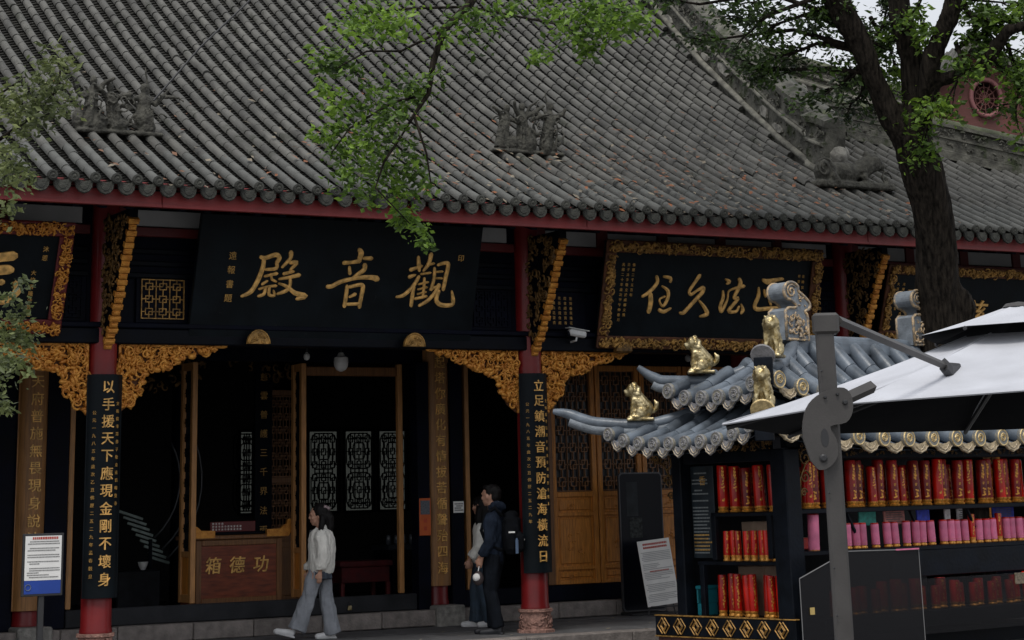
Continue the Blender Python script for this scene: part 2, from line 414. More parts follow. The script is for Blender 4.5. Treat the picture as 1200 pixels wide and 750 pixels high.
# ================================================================= TEMPLE HALL
hall = thing('temple_hall', 'long dark temple hall with grey tiled roof, red fascia and black doors', 'temple hall')
def zr(t): return 5+.46*t+.018*t*t
def rp(X, t, dz=0):
    """point on the roof surface, dz above it along its normal"""
    s = .46+.036*t; nrm = Vector((0, -s, 1)).normalized()
    return Vector((X, -1.6+t, zr(t)))+nrm*dz
RB = [(5.2, -.02), (5.3, .8), (5.49, 1.65), (5.87, 3.05), (6.23, 4.64), (6.6, 6.12), (7.1, 8.2), (7.6, 10.2)]   # foot of the descending ridge (X, Y)
def xr(Y):
    for (a, b), (c, d) in zip(RB, RB[1:]):
        if b <= Y <= d: return a+(c-a)*(Y-b)/(d-b)
    return RB[0][0] if Y < RB[0][1] else RB[-1][0]
def ymax(X): return min(2.2, 1.77-.45*(X-8.38))
DX = .235; rows = [-8.6+DX*i for i in range(85)]
TM = 10.2
def inroof(X, Y):
    if Y < -.05: return True
    return X < xr(Y)-.02 or (X > xr(Y)+.45 and Y < ymax(X))
# pan surface: overlapping flat tiles between the tube rows
rdr = random.Random(5)
pan = MB(); st = .075
for X in rows:
    xc = X+DX/2; n = int(TM/st)
    for k in range(n):
        t0 = k*st
        if not inroof(xc, -1.6+t0): continue
        j = rdr.uniform(-.004, .004); a = -.080; 
        P = []
        for t, dz in ((t0, a+.030+j), (t0, a-.004), (t0+st, a+.002+j)):
            for u, du in ((-.5, .03), (0, -.006), (.5, .03)):
                P.append(rp(xc+u*DX, t, dz+du))
        pan.add(P, [(3, 4, 1, 0), (4, 5, 2, 1), (0, 1, 7, 6), (1, 2, 8, 7)])
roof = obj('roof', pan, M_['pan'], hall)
# tube tiles
TL = .262
def tube_tile(detail=8):
    m = MB(); vs = []; fs = []
    sec = [(0, .0535), (.012, .0555), (TL*.5, .054), (TL+.012, .0520)]
    for (a, r) in sec:
        for k in range(detail+1):
            th = pi*k/detail; th = -.25+(pi+.5)*k/detail
            vs.append((r*cos(th), a, r*sin(th)))
    n = detail+1
    for i in range(len(sec)-1):
        for k in range(detail): fs.append((i*n+k, i*n+k+1, (i+1)*n+k+1, (i+1)*n+k))
    fs.append(tuple(range(n-1, -1, -1)))
    m.add(vs, fs); return m
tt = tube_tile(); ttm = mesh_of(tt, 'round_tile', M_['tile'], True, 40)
field = MB(); cnt = 0; lo = tube_tile(6)
for X in rows:
    k = 0
    t = 0.0
    while t < TM:
        Y = -1.6+t
        if inroof(X-.09, Y) and inroof(X+.09, Y+TL*.8):
            p = rp(X, t); q = rp(X, t+TL); ang = math.atan2(q.z-p.z, q.y-p.y)
            jx = rdr.uniform(-.004, .004); jz = rdr.uniform(-.003, .003); jr = rdr.uniform(-.012, .012)
            if rdr.random() < .018: jz += rdr.uniform(.01, .03); jr += rdr.uniform(-.12, .12)
            near = k < 4 and -8.3 < X < 9.6
            if near and cnt < 296:
                cnt += 1; o = obj('round_tile', ttm, None, roof, loc=(X+jx, p.y, p.z+jz)); o.rotation_euler = (ang+rdr.uniform(-.02, .02), 0, jr)
            else:
                field.merge(lo, Matrix.Translation((X+jx, p.y, p.z+jz)) @ Matrix.Rotation(jr, 4, 'Z') @ Matrix.Rotation(ang+rdr.uniform(-.015, .015), 4, 'X'))
        t += TL*.955; k += 1
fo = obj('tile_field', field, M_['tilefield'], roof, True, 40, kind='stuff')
# eave end discs and drip tiles
dm = MB(); dm.lathe([(.0, .0), (.054, 0), (.059, .006), (.060, .026), (.054, .034), (0, .034)], n=16, M=Matrix.Rotation(radians(90), 3, 'X'), cap=False)
rg = MB(); rg.merge(dm); rg.tube([Vector((.040*cos(a), -.034, .040*sin(a))) for a in [2*pi*i/12 for i in range(13)]], .008, 5)
rg.ell((0, -.032, 0), (.022, .010, .022), 8, 4); discm = mesh_of(rg, 'eave_disc', M_['eave'], True, 50)
dr = MB(); poly = [(-.095, .06), (-.096, .0), (-.088, -.045), (-.055, -.088), (0, -.108), (.055, -.088), (.088, -.045), (.096, 0), (.095, .06), (.05, .035), (0, .025), (-.05, .035)]
Mx = frameM((0, 0, 0), (1, 0, 0), (0, 0, 1))
dr.prism(poly, 0, .022, Mx); dr.tube([Mx@Vector((.90*a, .90*b-.004, .024)) for a, b in poly[1:8]], .006, 4); dr.tube([Mx@Vector((.5*a, .5*b-.012, .023)) for a, b in poly[1:8]], .005, 4)
dripm = mesh_of(dr, 'drip_tile', M_['eave'], True, 40)
for X in rows:
    o = obj('eave_disc', discm, None, roof, loc=(X, -1.612, 4.999)); o.rotation_euler = (radians(rdr.uniform(-8, -2)), 0, radians(rdr.uniform(-4, 4)))
    o = obj('drip_tile', dripm, None, roof, loc=(X+DX/2, -1.59, 4.93)); o.rotation_euler = (radians(rdr.uniform(-10, -3)), 0, radians(rdr.uniform(-3, 3)))
# roof deck, fascia, soffit and rafters
dk = MB(); P = []
for i in range(34):
    t = TM*i/33; Y = -1.6+t; P.append(rp(-8.9, t, -.11)); P.append(rp(xr(Y)+.28 if Y > -.05 else 7, t, -.11))
dk.add(P, [(2*i, 2*i+1, 2*i+3, 2*i+2) for i in range(33)])
P = []
for X in (5.2, 6.5, 7.4, 8.38, 9.88, 11.3):
    for i in range(9): P.append(rp(X, (ymax(X)+1.65)*i/8, -.112))
dk.add(P, [(j*9+i, j*9+i+1, (j+1)*9+i+1, (j+1)*9+i) for j in range(5) for i in range(8)])
top = rp(0, TM); dk.add([(-8.9, top.y, top.z-.1), (7.8, top.y, top.z-.1), (7.8, top.y+10, 5.6), (-8.9, top.y+10, 5.6)], [(0, 1, 2, 3)])
o = obj('roof_deck', dk, M_['black'], hall)
x = -9.0
k = 0
for L in (3.55, 5.45, 4.4, 6.25, 3.9):
    f = MB(); f.bbox(x+.003, x+L-.003, -1.50, -1.44, 4.735, 5.0, .008); f.box(x+.003, x+L-.003, -1.515, -1.44, 4.735, 4.765); obj('fascia_board', f, M_['red'], hall); x += L
so = MB(); so.add([(-9, -1.45, 4.74), (11.5, -1.45, 4.74), (11.5, .1, 5.2), (-9, .1, 5.2)], [(0, 1, 2, 3)]); obj('soffit', so, M_['black'], hall)
x = -8.8
ra = MB()
for i in range(68):
    ra.box(-8.8+i*.3, -8.8+i*.3+.08, -.03, .03, -.70, .7, Matrix.Translation((0, -.68, 4.95))@Matrix.Rotation(radians(16.5)-pi/2, 4, 'X') @ Matrix.Identity(4))
obj('rafters', ra, M_['blackwall'], hall, kind='stuff')
# front wall above the columns (plane Y = 0)
CX = [-11.1, -5.57, 0, 5.16, 10.7]
bm = MB(); bm.bbox(-9, 11.5, -.13, .13, 3.385, 3.56, .012); obj('beam', bm, M_['black'], hall)
bm = MB(); bm.bbox(-9, 11.5, -.17, .1, 3.562, 3.62, .01); obj('beam_moulding', bm, M_['blackwall'], hall)
bd = MB(); bd.box(-9, 11.5, .02, .1, 3.62, 5.2); obj('transom_wall', bd, M_['blackwall'], hall)
for i in range(4):
    a, b = CX[i]+.2, CX[i+1]-.2
    f = MB(); f.bbox(a, b, -.06, .02, 4.62, 4.725, .008); obj('red_rail', f, M_['darkred'], hall)
    n = 5; wd = (b-a)/n
    for j in range(n):
        x0 = a+j*wd+.09; x1 = a+(j+1)*wd-.09
        f = MB(); f.bbox(x0, x1, -.03, .02, 4.74, 4.925, .004); obj('plaster_panel', f, M_['white'], hall)
        f = MB(); f.bbox(x0-.17, x0-.012, -.05, .02, 4.726, 4.95, .006); obj('red_divider', f, M_['darkred'], hall)
    for zz in (4.14, 4.28, 4.42):
        f = MB(); f.bbox(a, b, -.03-.02*(zz < 4.2), .02, zz, zz+.06, .01); obj('rail', f, M_['black'], hall)
# lattice helpers
def fret(mb, x0, x1, z0, z1, nx, nz, b, y0, y1, rd=None, border=True):
    cw, ch = (x1-x0)/nx, (z1-z0)/nz
    def bar(a, c, d, e): mb.box(a, c, y0, y1, d, e)
    for i in range(nx):
        for j in range(nz):
            X, Z = x0+i*cw, z0+j*ch
            m = .22
            ax, bx, az, bz = X+cw*m, X+cw*(1-m), Z+ch*m, Z+ch*(1-m)
            bar(ax, bx, az, az+b); bar(ax, bx, bz-b, bz); bar(ax, ax+b, az+b, bz-b); bar(bx-b, bx, az+b, bz-b)
            cx, cz = X+cw/2, Z+ch/2
            bar(X, ax, cz-b/2, cz+b/2); bar(bx, X+cw, cz-b/2, cz+b/2); bar(cx-b/2, cx+b/2, Z, az); bar(cx-b/2, cx+b/2, bz, Z+ch)
            if (i+j) % 2: bar(ax+b, cx, cz-b/2, cz+b/2); bar(cx-b/2, cx+b/2, cz+b/2, bz-b)
            else: bar(cx, bx-b, cz-b/2, cz+b/2); bar(cx-b/2, cx+b/2, az+b, cz-b/2)
    for i in range(1, nx): bar(x0+i*cw-b/2, x0+i*cw+b/2, z0, z1)
    if border:
        bar(x0-b, x0, z0-b, z1+b); bar(x1, x1+b, z0-b, z1+b); bar(x0, x1, z0-b, z0); bar(x0, x1, z1, z1+b)
def lattice_window(x0, x1, z0, z1, nx, nz, m, name='transom_lattice', y=-.035):
    f = MB(); f.bbox(x0-.07, x1+.07, y+.02, .02, z0-.06, z1+.06, .01); p = obj('transom_panel', f, M_['blackwall'], hall)
    f = MB(); fret(f, x0, x1, z0, z1, nx, nz, .011, y, y+.02); obj(name, f, m, p)
lattice_window(-5.13, -4.63, 3.69, 4.12, 3, 3, M_['goldold'])
lattice_window(-6.2, -5.85, 3.69, 4.12, 2, 3, M_['blackwall'])
lattice_window(-.78, -.30, 3.69, 4.12, 3, 3, M_['blackwall'])
lattice_window(4.5, 4.86, 3.69, 4.12, 2, 3, M_['blackwall'])
f = MB(); f.bbox(.27, .86, -.03, .02, 3.66, 4.16, .01); tp = obj('transom_panel', f, M_['blackwall'], hall)
f = MB()
for i, ch in enumerate('香花燈塗果茶食寶珠衣經'*3):
    c, r = i % 4, i//4
    if r < 6: text_to(f, ch, frameM((.38+c*.085, -.032, 4.06-r*.062), (1, 0, 0), (0, 0, 1)), .045, .006, .02)
obj('lettering', f, M_['goldtxt_dim'], tp)
f = MB()
for i, ch in enumerate('金剛經心法'*3):
    c, r = i % 2, i//2
    if r < 6: text_to(f, ch, frameM((4.58+c*.1, -.045, 4.03-r*.062), (1, 0, 0), (0, 0, 1)), .05, .006, .02)
obj('lettering', f, M_['goldtxt_dim'], tp)

# columns
def column(X, Y, z0, z1, r, stone, nm='column', rough_base=False):
    c = MB(); c.lathe([(r*1.06, z0), (r*1.06, z0+.03), (r, z0+.06), (r*.97, z0+1.5), (r*.93, z1)], (X, Y, 0), 28)
    co = obj(nm, c, M_['redcol'], hall, True, 40)
    if stone == 'carved':
        b = MB(); b.lathe([(r*1.42, 0), (r*1.42, .035), (r*1.2, .045), (r*1.16, z0-.05), (r*1.3, z0-.035), (r*1.3, z0-.002)], (X, Y, 0), 8)
        bo = obj('column_base', b, M_['carvedstone'], co)
        rl = MB()
        for k in range(8):
            a = pi/8+2*pi*k/8+pi/8*0; nrm = Vector((cos(a), sin(a), 0)); M = frameM(Vector((X, Y, 0))+nrm*r*1.09, nrm.cross(Vector((0, 0, -1))), (0, 0, 1))
            relief(rl, lambda u, v: abs(u) < r*.42 and .06 < v < z0-.06, 9, .045, M, .014, 40+k, .5, (-r*.42, r*.42, .06, z0-.06))
        obj('base_carving', rl, M_['carvedstone'], co, True)
    else:
        b = MB(); b.bbox(X-r*1.28, X+r*1.28, Y-.44, Y+r*1.35, -.02, z0-.002, .02); obj('column_base', b, M_['plinth'], co)
    return co
for X in CX[1:4]: column(X, 0, .28, 5.05, .168, 'carved')
for X in CX[1:4]: column(X, 2.6, .26, 5.4, .165, 'plain', 'inner_column')

# corbels with gilded stepped edge (in the plane of each column)
def corbel(X):
    pr = [(-.12, 3.43), (-.28, 3.52), (-.42, 3.72), (-.56, 3.98), (-.68, 4.22), (-.8, 4.45), (-.93, 4.68), (-.93, 4.8), (-.12, 4.8)]
    c = MB(); M = frameM((X-.05, 0, 0), (0, 1, 0), (0, 0, 1)); c.prism(pr, 0, .10, M); co = obj('corbel', c, M_['black'], hall)
    rl = MB(); MM = frameM((X-.05, 0, 0), (0, -1, 0), (0, 0, 1))
    pp = [(-a, b) for a, b in pr]; relief(rl, inpoly([(a*.97+.01, b) for a, b in pp]), 130, .075, MM, .03, int(X*10)+50, .4, (.12, .93, 3.45, 4.78)); obj('corbel_carving', rl, M_['goldold2'], co, True)
    path = [(-.14, 3.33), (-.22, 3.44), (-.33, 3.56), (-.43, 3.74), (-.56, 3.98), (-.68, 4.22), (-.8, 4.45), (-.95, 4.7)]
    k = 0
    P = [Vector((0, a, b)) for a, b in path]; S = [0]
    for a, b in zip(P, P[1:]): S.append(S[-1]+(b-a).length)
    N = 22; rdd = random.Random(int(X*7)+3)
    for i in range(N):
        s = S[-1]*i/N; s1 = S[-1]*(i+.86)/N
        def at(s):
            for j in range(len(P)-1):
                if S[j] <= s <= S[j+1]+1e-6: return P[j].lerp(P[j+1], (s-S[j])/(S[j+1]-S[j]))
        a, b = at(s), at(s1); d = (b-a); L = d.length; an = math.atan2(d.z, -d.y)
        wv = .046+.014*(i % 2)+rdd.uniform(-.004, .004)
        m = Matrix.Translation((X, (a.y+b.y)/2, (a.z+b.z)/2)) @ Matrix.Rotation(-(an-pi/2)*1.0, 4, 'X')
        e = MB(); e.bbox(-wv, wv, -.030-.008*(i % 2), .03, -L/2, L/2, .006, m); e.bbox(-wv*.8, wv*.8, -.045, 0, -L*.25, L*.25, .006, m)
        obj('corbel_step', e, M_['gold'], co)
M_['goldold2'] = mat('dim_gilding', (.15, .08, .022), .55, metal=.3, var=.6, vs=14, bump=.4, bs=60)
for X in CX[1:4]: corbel(X)

# gilded pierced brackets under the beam
def bracket(X, s):
    P = [(0, 3.375), (1.25, 3.375), (1.12, 3.33), (.98, 3.30), (.86, 3.245), (.74, 3.23), (.68, 3.18), (.58, 3.13), (.5, 3.13), (.44, 3.09), (.38, 3.10), (.30, 3.04), (.27, 2.95), (.24, 2.86), (.18, 2.80), (.14, 2.72), (.06, 2.66), (0, 2.62)]
    pl = [(X+s*(.19+u), v) for u, v in P]
    b = MB(); M = frameM((0, -.01, 0), (1, 0, 0), (0, 0, 1)); b.prism(pl if s < 0 else pl[::-1], -.02, .004, M)
    bo = obj('bracket', b, M_['goldback'], hall)
    e = MB(); pe = [M@Vector((a, c, .03)) for a, c in pl+[pl[0]]]
    e.tube(pe[:2]+[], .022, 5); e.tube([pe[0], pe[-2]], .022, 5); obj('bracket_rim', e, M_['gold'], bo)
    rl = MB(); inn = inpoly(pl)
    u0, u1 = min(p[0] for p in pl), max(p[0] for p in pl)
    relief(rl, inn, 210, .088, M, .06, int(X*13+s*5)+200, .45, (u0, u1, 2.62, 3.37))
    # flowing leaf scrolls along the lower edge
    for i in range(len(P)-4):
        a = P[i+1]; rl.ell((X+s*(.19+a[0]), -.045, a[1]+.015), (.055, .03, .035), 7, 4)
    obj('bracket_carving', rl, M_['gold'], bo, True)
M_['goldback'] = mat('bracket_ground', (.10, .035, .012), .7, var=.4, vs=9)
for X in CX[1:4]: bracket(X, 1); bracket(X, -1)

# inner door wall (plane Y = 2.6)
iw = MB(); iw.box(-9, 11, 2.55, 2.68, 3.42, 5.4); obj('inner_lintel_wall', iw, M_['blackwall'], hall)
iw = MB(); iw.bbox(-9, -5.75, 2.55, 2.68, .2, 3.42, .01); obj('left_wall_panel', iw, M_['blackwall'], hall)
ra_ = MB(); ra_.box(-9, 11, .1, 2.6, 5.0, 5.06); obj('porch_ceiling', ra_, M_['black'], hall)
def threshold(x0, x1, z1, m, y=2.5):
    t = MB(); t.bbox(x0, x1, y-.06, y+.06, .212, z1, .012); return obj('threshold', t, m, hall)
th = threshold(-5.12, -.36, .42, M_['threshold']); threshold(.2, 11, .425, M_['blackwall'], 2.56)
f = MB(); f.bbox(-.36, -.18, 2.38, 2.6, .21, 3.42, .01); obj('jamb', f, M_['blackwall'], hall)
f = MB(); f.bbox(-5.42, -5.13, 2.45, 2.6, .21, 3.42, .01); obj('jamb', f, M_['blackwall'], hall)
f = MB(); f.bbox(.18, .37, 2.45, 2.6, .21, 3.42, .01); obj('jamb', f, M_['blackwall'], hall)
# open door leaves folded inwards (planes of constant X)
def open_leaf(X, y0, y1, zt=3.4, wide=True, single=False):
    lf = MB(); lf.bbox(X-.035, X+.035, y0, y0+.075, .425, zt, .006); d = obj('door_leaf', lf, M_['stile'], hall)
    if single: return d
    s = MB(); s.bbox(X-.035, X+.035, y1-.075, y1, .425, zt, .006); obj('stile', s, M_['stile'], d)
    s = MB(); s.box(X-.012, X+.012, y0+.075, y1-.075, .43, 1.0); obj('lower_panel', s, M_['doorwood'], d)
    s = MB(); M = Matrix(((0, 1, 0, X), (1, 0, 0, 0), (0, 0, 1, 0), (0, 0, 0, 1)))
    s2 = MB(); fret(s2, y0+.08, y1-.08, 1.05, zt-.1, 2, 12, .012, -.012, .012, border=False); s.merge(s2, M); obj('leaf_lattice', s, M_['black'], d)
    for z, h in ((.43, .1), (.98, .07), (zt-.1, .1)):
        s = MB(); s.bbox(X-.03, X+.03, y0+.076, y1-.076, z, z+h, .004); obj('rail', s, M_['stile'], d)
open_leaf(-5.06, 2.56, 2.9, single=True)
open_leaf(-3.46, 2.56, 2.98); open_leaf(-1.94, 2.56, 2.9); open_leaf(-.52, 2.56, 2.9, single=True); open_leaf(.50, 2.56, 2.9, 3.4, single=True)
f = MB(); f.bbox(-1.9, -.56, 2.58, 2.66, 3.24, 3.36, .01); obj('door_head_rail', f, M_['brownwood'], hall)
# closed wooden leaves on the right
def closed_leaf(x0, x1, m):
    lf = MB(); lf.bbox(x0, x0+.075, 2.56, 2.64, .43, 3.42, .006); d = obj('door_leaf', lf, m, hall)
    s = MB(); s.bbox(x1-.075, x1, 2.56, 2.64, .43, 3.42, .006); obj('stile', s, m, d)
    for z, h in ((.43, .06), (.62, .05), (1.34, .05), (1.6, .07), (3.34, .08)):
        s = MB(); s.bbox(x0+.076, x1-.076, 2.562, 2.638, z, z+h, .006); obj('rail', s, m, d)
    for z0, z1 in ((.49, .62), (.67, 1.34), (1.39, 1.6)):
        s = MB(); s.box(x0+.076, x1-.076, 2.595, 2.625, z0, z1); s.bbox(x0+.115, x1-.115, 2.578, 2.6, z0+.03, z1-.03, .012)
        relief(s, lambda u, v: True, 10 if z1-z0 > .3 else 5, .05, frameM(((x0+x1)/2, 2.582, (z0+z1)/2), (1, 0, 0), (0, 0, 1)), .01, int(x0*9), .4, (-.12, .12, -(z1-z0)*.25, (z1-z0)*.25))
        obj('panel', s, m, d)
    s = MB(); fret(s, x0+.09, x1-.09, 1.69, 3.33, 3, 7, .014, 2.585, 2.615); obj('leaf_lattice', s, M_['brownwood'], d)  # darker wood colour stands in for shade on the upper lattice
    s = MB(); s.box(x0+.07, x1-.07, 2.63, 2.64, 1.66, 3.35); obj('lattice_backing', s, M_['latback'], d)
M_['latback'] = mat('dusty_glass_backing', (.02, .022, .026), .35, var=.5, vs=3)
x = 1.84
for i in range(11): closed_leaf(x, x+.745, M_['doorwood']); x += .765
f = MB(); f.bbox(1.7, 1.825, 2.5, 2.66, .43, 3.42, .008); obj('jamb', f, M_['brownwood'], hall)
f = MB(); f.bbox(1.66, 1.7, 2.5, 2.6, .21, 3.42, .004); obj('jamb', f, M_['black'], hall)
# interior shell
sh = MB()
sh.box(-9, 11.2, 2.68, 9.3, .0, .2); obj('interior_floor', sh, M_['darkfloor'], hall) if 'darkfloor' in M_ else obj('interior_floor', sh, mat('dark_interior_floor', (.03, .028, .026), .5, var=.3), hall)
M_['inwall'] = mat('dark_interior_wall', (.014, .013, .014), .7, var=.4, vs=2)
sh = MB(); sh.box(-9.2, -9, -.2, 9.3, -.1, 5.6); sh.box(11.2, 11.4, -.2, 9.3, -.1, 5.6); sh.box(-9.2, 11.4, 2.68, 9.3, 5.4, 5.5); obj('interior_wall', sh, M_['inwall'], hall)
wins = [(-.13, .08), (1.09, 1.61), (1.75, 2.25), (2.38, 2.88)]
sh = MB(); xs = [-9.2]+[v for w_ in wins for v in w_]+[11.4]
for i in range(0, len(xs), 2): sh.box(xs[i], xs[i+1], 9.1, 9.13, -.1, 5.6)
for a, b in wins: sh.box(a, b, 9.1, 9.13, -.1, 1.5); sh.box(a, b, 9.1, 9.13, 2.78, 5.6)
obj('rear_wall', sh, M_['inwall'], hall)
for a, b in wins:
    f = MB(); f.box(a-.04, a, 9.06, 9.1, 1.46, 2.82); f.box(b, b+.04, 9.06, 9.1, 1.46, 2.82); f.box(a, b, 9.0, 9.1, 1.46, 1.5); f.box(a, b, 9.0, 9.1, 2.78, 2.82)
    wo = obj('rear_window', f, M_['blackwall'], hall)
    f = MB(); fret(f, a+.02, b-.02, 1.52, 2.76, 2 if b-a < .45 else 3, 6, .016, 9.07, 9.09, border=False)
    for zc in (1.82, 2.46):
        c = ((a+b)/2, 9.08, zc); 
        for R in (.11, .18, .24):
            pts = [Vector((c[0]+R*max(-1, min(1, 1.25*cos(q)))*.95, c[1], c[2]+R*1.2*max(-1, min(1, 1.25*sin(q))))) for q in [2*pi*i/24 for i in range(25)]]
            f.tube(pts, .011, 4)
    obj('window_lattice', f, M_['blackwall'], wo)
    f = MB(); f.box(a, b, 9.105, 9.112, 1.5, 2.78); obj('pane', f, M_['milkglass'], wo)
# interior pillars
for X, Y in ((-2.6, 5.2), (4.2, 5.4), (.42, 8.2)):
    c = MB(); c.lathe([(.17, .2), (.17, 5.4)], (X, Y, 0), 16); obj('interior_pillar', c, M_['black'], hall, True, 40)
# hanging carved valance inside
f = MB(); relief(f, lambda u, v: v > 3.0+.25*math.sin(u*2.1)+.2, 140, .09, frameM((0, 4.2, 0), (1, 0, 0), (0, 0, 1)), .03, 91, .4, (-3.6, -1.4, 2.2, 4.2)); obj('valance_carving', f, M_['goldold2'], hall, True)

# -------- descending ridge with end scroll, lying beast, hip ridge on the right
M_['coping'] = mat('mossy_coping', (.085, .095, .055), .9, var=.5, vs=5, bump=.6, bs=30)
M_['mould'] = mat('pale_ridge_moulding', (.15, .145, .12), .9, var=.45, vs=6, bump=.6, bs=30)
def ridge_path(pts, name, hgt=.55, wid=.26, seed=1, patches=True):
    P = [Vector(p) for p in pts]
    m = MB(); prof = [(-wid/2-.05, -.08), (-wid/2-.05, .05), (-wid/2, .07), (-wid/2, hgt*.48), (-wid/2-.025, hgt*.5), (-wid/2-.025, hgt*.56), (-wid/2+.01, hgt*.58), (-wid/2+.03, hgt*.84), (-wid/2-.04, hgt*.86), (-wid/2-.04, hgt*.97), (0, hgt*1.06),
                      (wid/2+.04, hgt*.97), (wid/2+.04, hgt*.86), (wid/2-.03, hgt*.84), (wid/2, .07), (wid/2+.05, .05), (wid/2+.05, -.08)]
    vs = []; n = len(prof)
    for i, p in enumerate(P):
        t = (P[min(i+1, len(P)-1)]-P[max(i-1, 0)]).normalized(); s = t.cross(Vector((0, 0, 1))).normalized(); u = s.cross(t)
        if s.x > 0: s = -s
        for a, b in prof: vs.append(p-s*a*-1+u*b if False else p+s*(-a)+u*b)
    fs = []
    for i in range(len(P)-1):
        for k in range(n-1): fs.append((i*n+k, i*n+k+1, (i+1)*n+k+1, (i+1)*n+k))
    fs.append(tuple(range(n))); fs.append(tuple((len(P)-1)*n+n-1-k for k in range(n))); m.add(vs, fs)
    ro = obj(name, m, M_['ridge'], hall, fixn=True)
    rl = MB(); rp_ = MB(); rdd = random.Random(seed)
    tp = MB(); tp.tube([p+Vector((0, 0, hgt*1.02)) for p in P], .10, 8); obj('ridge_coping', tp, M_['coping'], ro, True)
    tp = MB(); tp.tube([p+Vector((0, 0, .0))+Vector((-wid/2-.05, -.03, .03)) for p in P], .055, 6); tp.tube([p+Vector((-wid/2-.03, -.02, hgt*.52)) for p in P], .035, 6); obj('ridge_moulding', tp, M_['mould'], ro, True)
    for i in range(len(P)-1):
        a, b = P[i], P[i+1]; d = (b-a); L = d.length; t = d.normalized(); s = t.cross(Vector((0, 0, 1))).normalized()
        u = s.cross(t)
        if s.x > 0: s = -s
        for sd in (1, -1):
            M = Matrix((t, u, s*sd)).transposed().to_4x4(); M.translation = a+s*sd*(wid/2)
            relief(rl, lambda x, y: True, int(L*26), .06, M, .03, seed+i, .6, (0, L, hgt*.6, hgt*.82))
            relief(rl, lambda x, y: True, int(L*14), .05, M, .025, seed+i+50, .6, (0, L, .1, hgt*.42))
        if patches:
            for q in range(int(L/.5)):
                if rdd.random() < .55:
                    c = a+t*rdd.uniform(.1, L-.1)+u*rdd.uniform(.12, hgt*.4)+s*(wid/2+.004)
                    M = Matrix((t, u, s)).transposed().to_4x4(); M.translation = c
                    ww, hh = rdd.uniform(.1, .26), rdd.uniform(.05, .10)
                    pl = [(ww*cos(q2)*rdd.uniform(.75, 1.1), hh*sin(q2)*rdd.uniform(.75, 1.1)) for q2 in [2*pi*i2/9 for i2 in range(9)]]
                    e = MB(); e.prism(pl, 0, .035, M); obj('plaster_patch', e, M_['plaster'], ro)
    obj('ridge_carving', rl, M_['ridge'], ro, True)
    return ro
pts = []
for X, Y in RB[::-1]:
    pts.append(rp(X+.2, Y+1.6, .02))
pts = pts[:-1]
pts += [rp(5.38, 2.25, .02), rp(5.28, 1.85, .07)]
# finer sampling
fine = []
for a, b in zip(pts, pts[1:]):
    for k in range(3): fine.append(a.lerp(b, k/3))
fine.append(pts[-1])
ridge_path(fine, 'descending_ridge', .80, .34, seed=11)
hp = [rp(6.1, 3.75, 0), rp(7.2, 3.75, 0), rp(8.38, 3.42, .0), rp(9.88, 2.75, .0), rp(11.5, 2.0, .0)]
fine = []
for a, b in zip(hp, hp[1:]):
    for k in range(3): fine.append(a.lerp(b, k/3))
fine.append(hp[-1]); ridge_path(fine, 'hip_ridge', .5, .3, seed=31, patches=False)

def figure_group(name, X, t, seed, width=1.0, height=.85):
    """weathered roof sculpture: figures, rocks and branches on a ledge"""
    rdd = random.Random(seed); base = rp(X, t, 0); m = MB()
    m.bbox(-width/2-.02, width/2+.02, -.12, .12, .05, .10, .015)
    for i in range(9):
        m.ell((rdd.uniform(-width/2, width/2), rdd.uniform(-.08, .08), .16+rdd.uniform(0, .1)), (rdd.uniform(.06, .13), .1, rdd.uniform(.06, .15)), 8, 6)
    for i, u in enumerate((-.36, -.05, .30)):
        h = height*rdd.uniform(.55, .8)*(1.15 if i == 2 else 1); lean = rdd.uniform(-.08, .12)
        b = Vector((u*width, -.02, .12))
        m.tube([b, b+Vector((lean*.3, 0, h*.35)), b+Vector((lean*.7, 0, h*.62)), b+Vector((lean, 0, h*.78))], [.105, .085, .075, .04], 8)
        hd = b+Vector((lean, -.01, h*.88)); m.ell(hd, (.048, .05, .06), 8, 6)
        for s in (-1, 1):
            sh_ = b+Vector((lean*.8+s*.05, 0, h*.68)); el = sh_+Vector((s*rdd.uniform(.07, .14), -.05, rdd.uniform(-.1, .12))); ha = el+Vector((s*rdd.uniform(-.02, .12), -.04, rdd.uniform(-.02, .16)))
            m.tube([sh_, el, ha], [.035, .03, .022], 6)
        for q in range(4):
            a = b+Vector((rdd.uniform(-.09, .09), -.09, 0)); m.tube([a, a+Vector((lean*.4, -.02, h*.45))], [.022, .012], 5)
    for i in range(7):
        a = Vector((rdd.uniform(-width/2, width/2), rdd.uniform(-.05, .08), rdd.uniform(.2, height*.6))); P = [a]
        d = Vector((rdd.uniform(-1, 1), rdd.uniform(-.3, .3), rdd.uniform(.1, 1))).normalized()
        for q in range(5): d = (d+Vector((rdd.uniform(-.7, .7), rdd.uniform(-.3, .3), rdd.uniform(-.5, .5)))).normalized(); P.append(P[-1]+d*.07)
        m.tube(P, [.03, .028, .025, .02, .016, .01], 6)
    a = Vector((.32*width, 0, height*.45)); m.tube([a, a+Vector((.03, 0, .25)), a+Vector((-.01, 0, .50))], [.03, .022, .01], 6)
    m.tube([a+Vector((0, 0, .12)), a+Vector((.17, 0, .14)), a+Vector((.30, 0, .27))], [.03, .03, .008], 6)
    for i in range(26):
        c = Vector((rdd.uniform(-width/2, width/2), rdd.uniform(-.14, -.02), rdd.uniform(.12, height*.62))); r_ = rdd.uniform(.04, .09); sg = rdd.choice((-1, 1)); a0 = rdd.uniform(0, 6)
        m.tube([c+Vector((r_*(1-k/12)*cos(a0+sg*k*.55), 0, r_*(1-k/12)*sin(a0+sg*k*.55))) for k in range(10)], .014, 5)
    me = fuse(m, .0125, 1, name, M_['carve'], .010, 30)
    return obj(name, me, None, hall, loc=base-Vector((0, 0, .05)))
figure_group('roof_sculpture', -5.45, 1.6, 21)
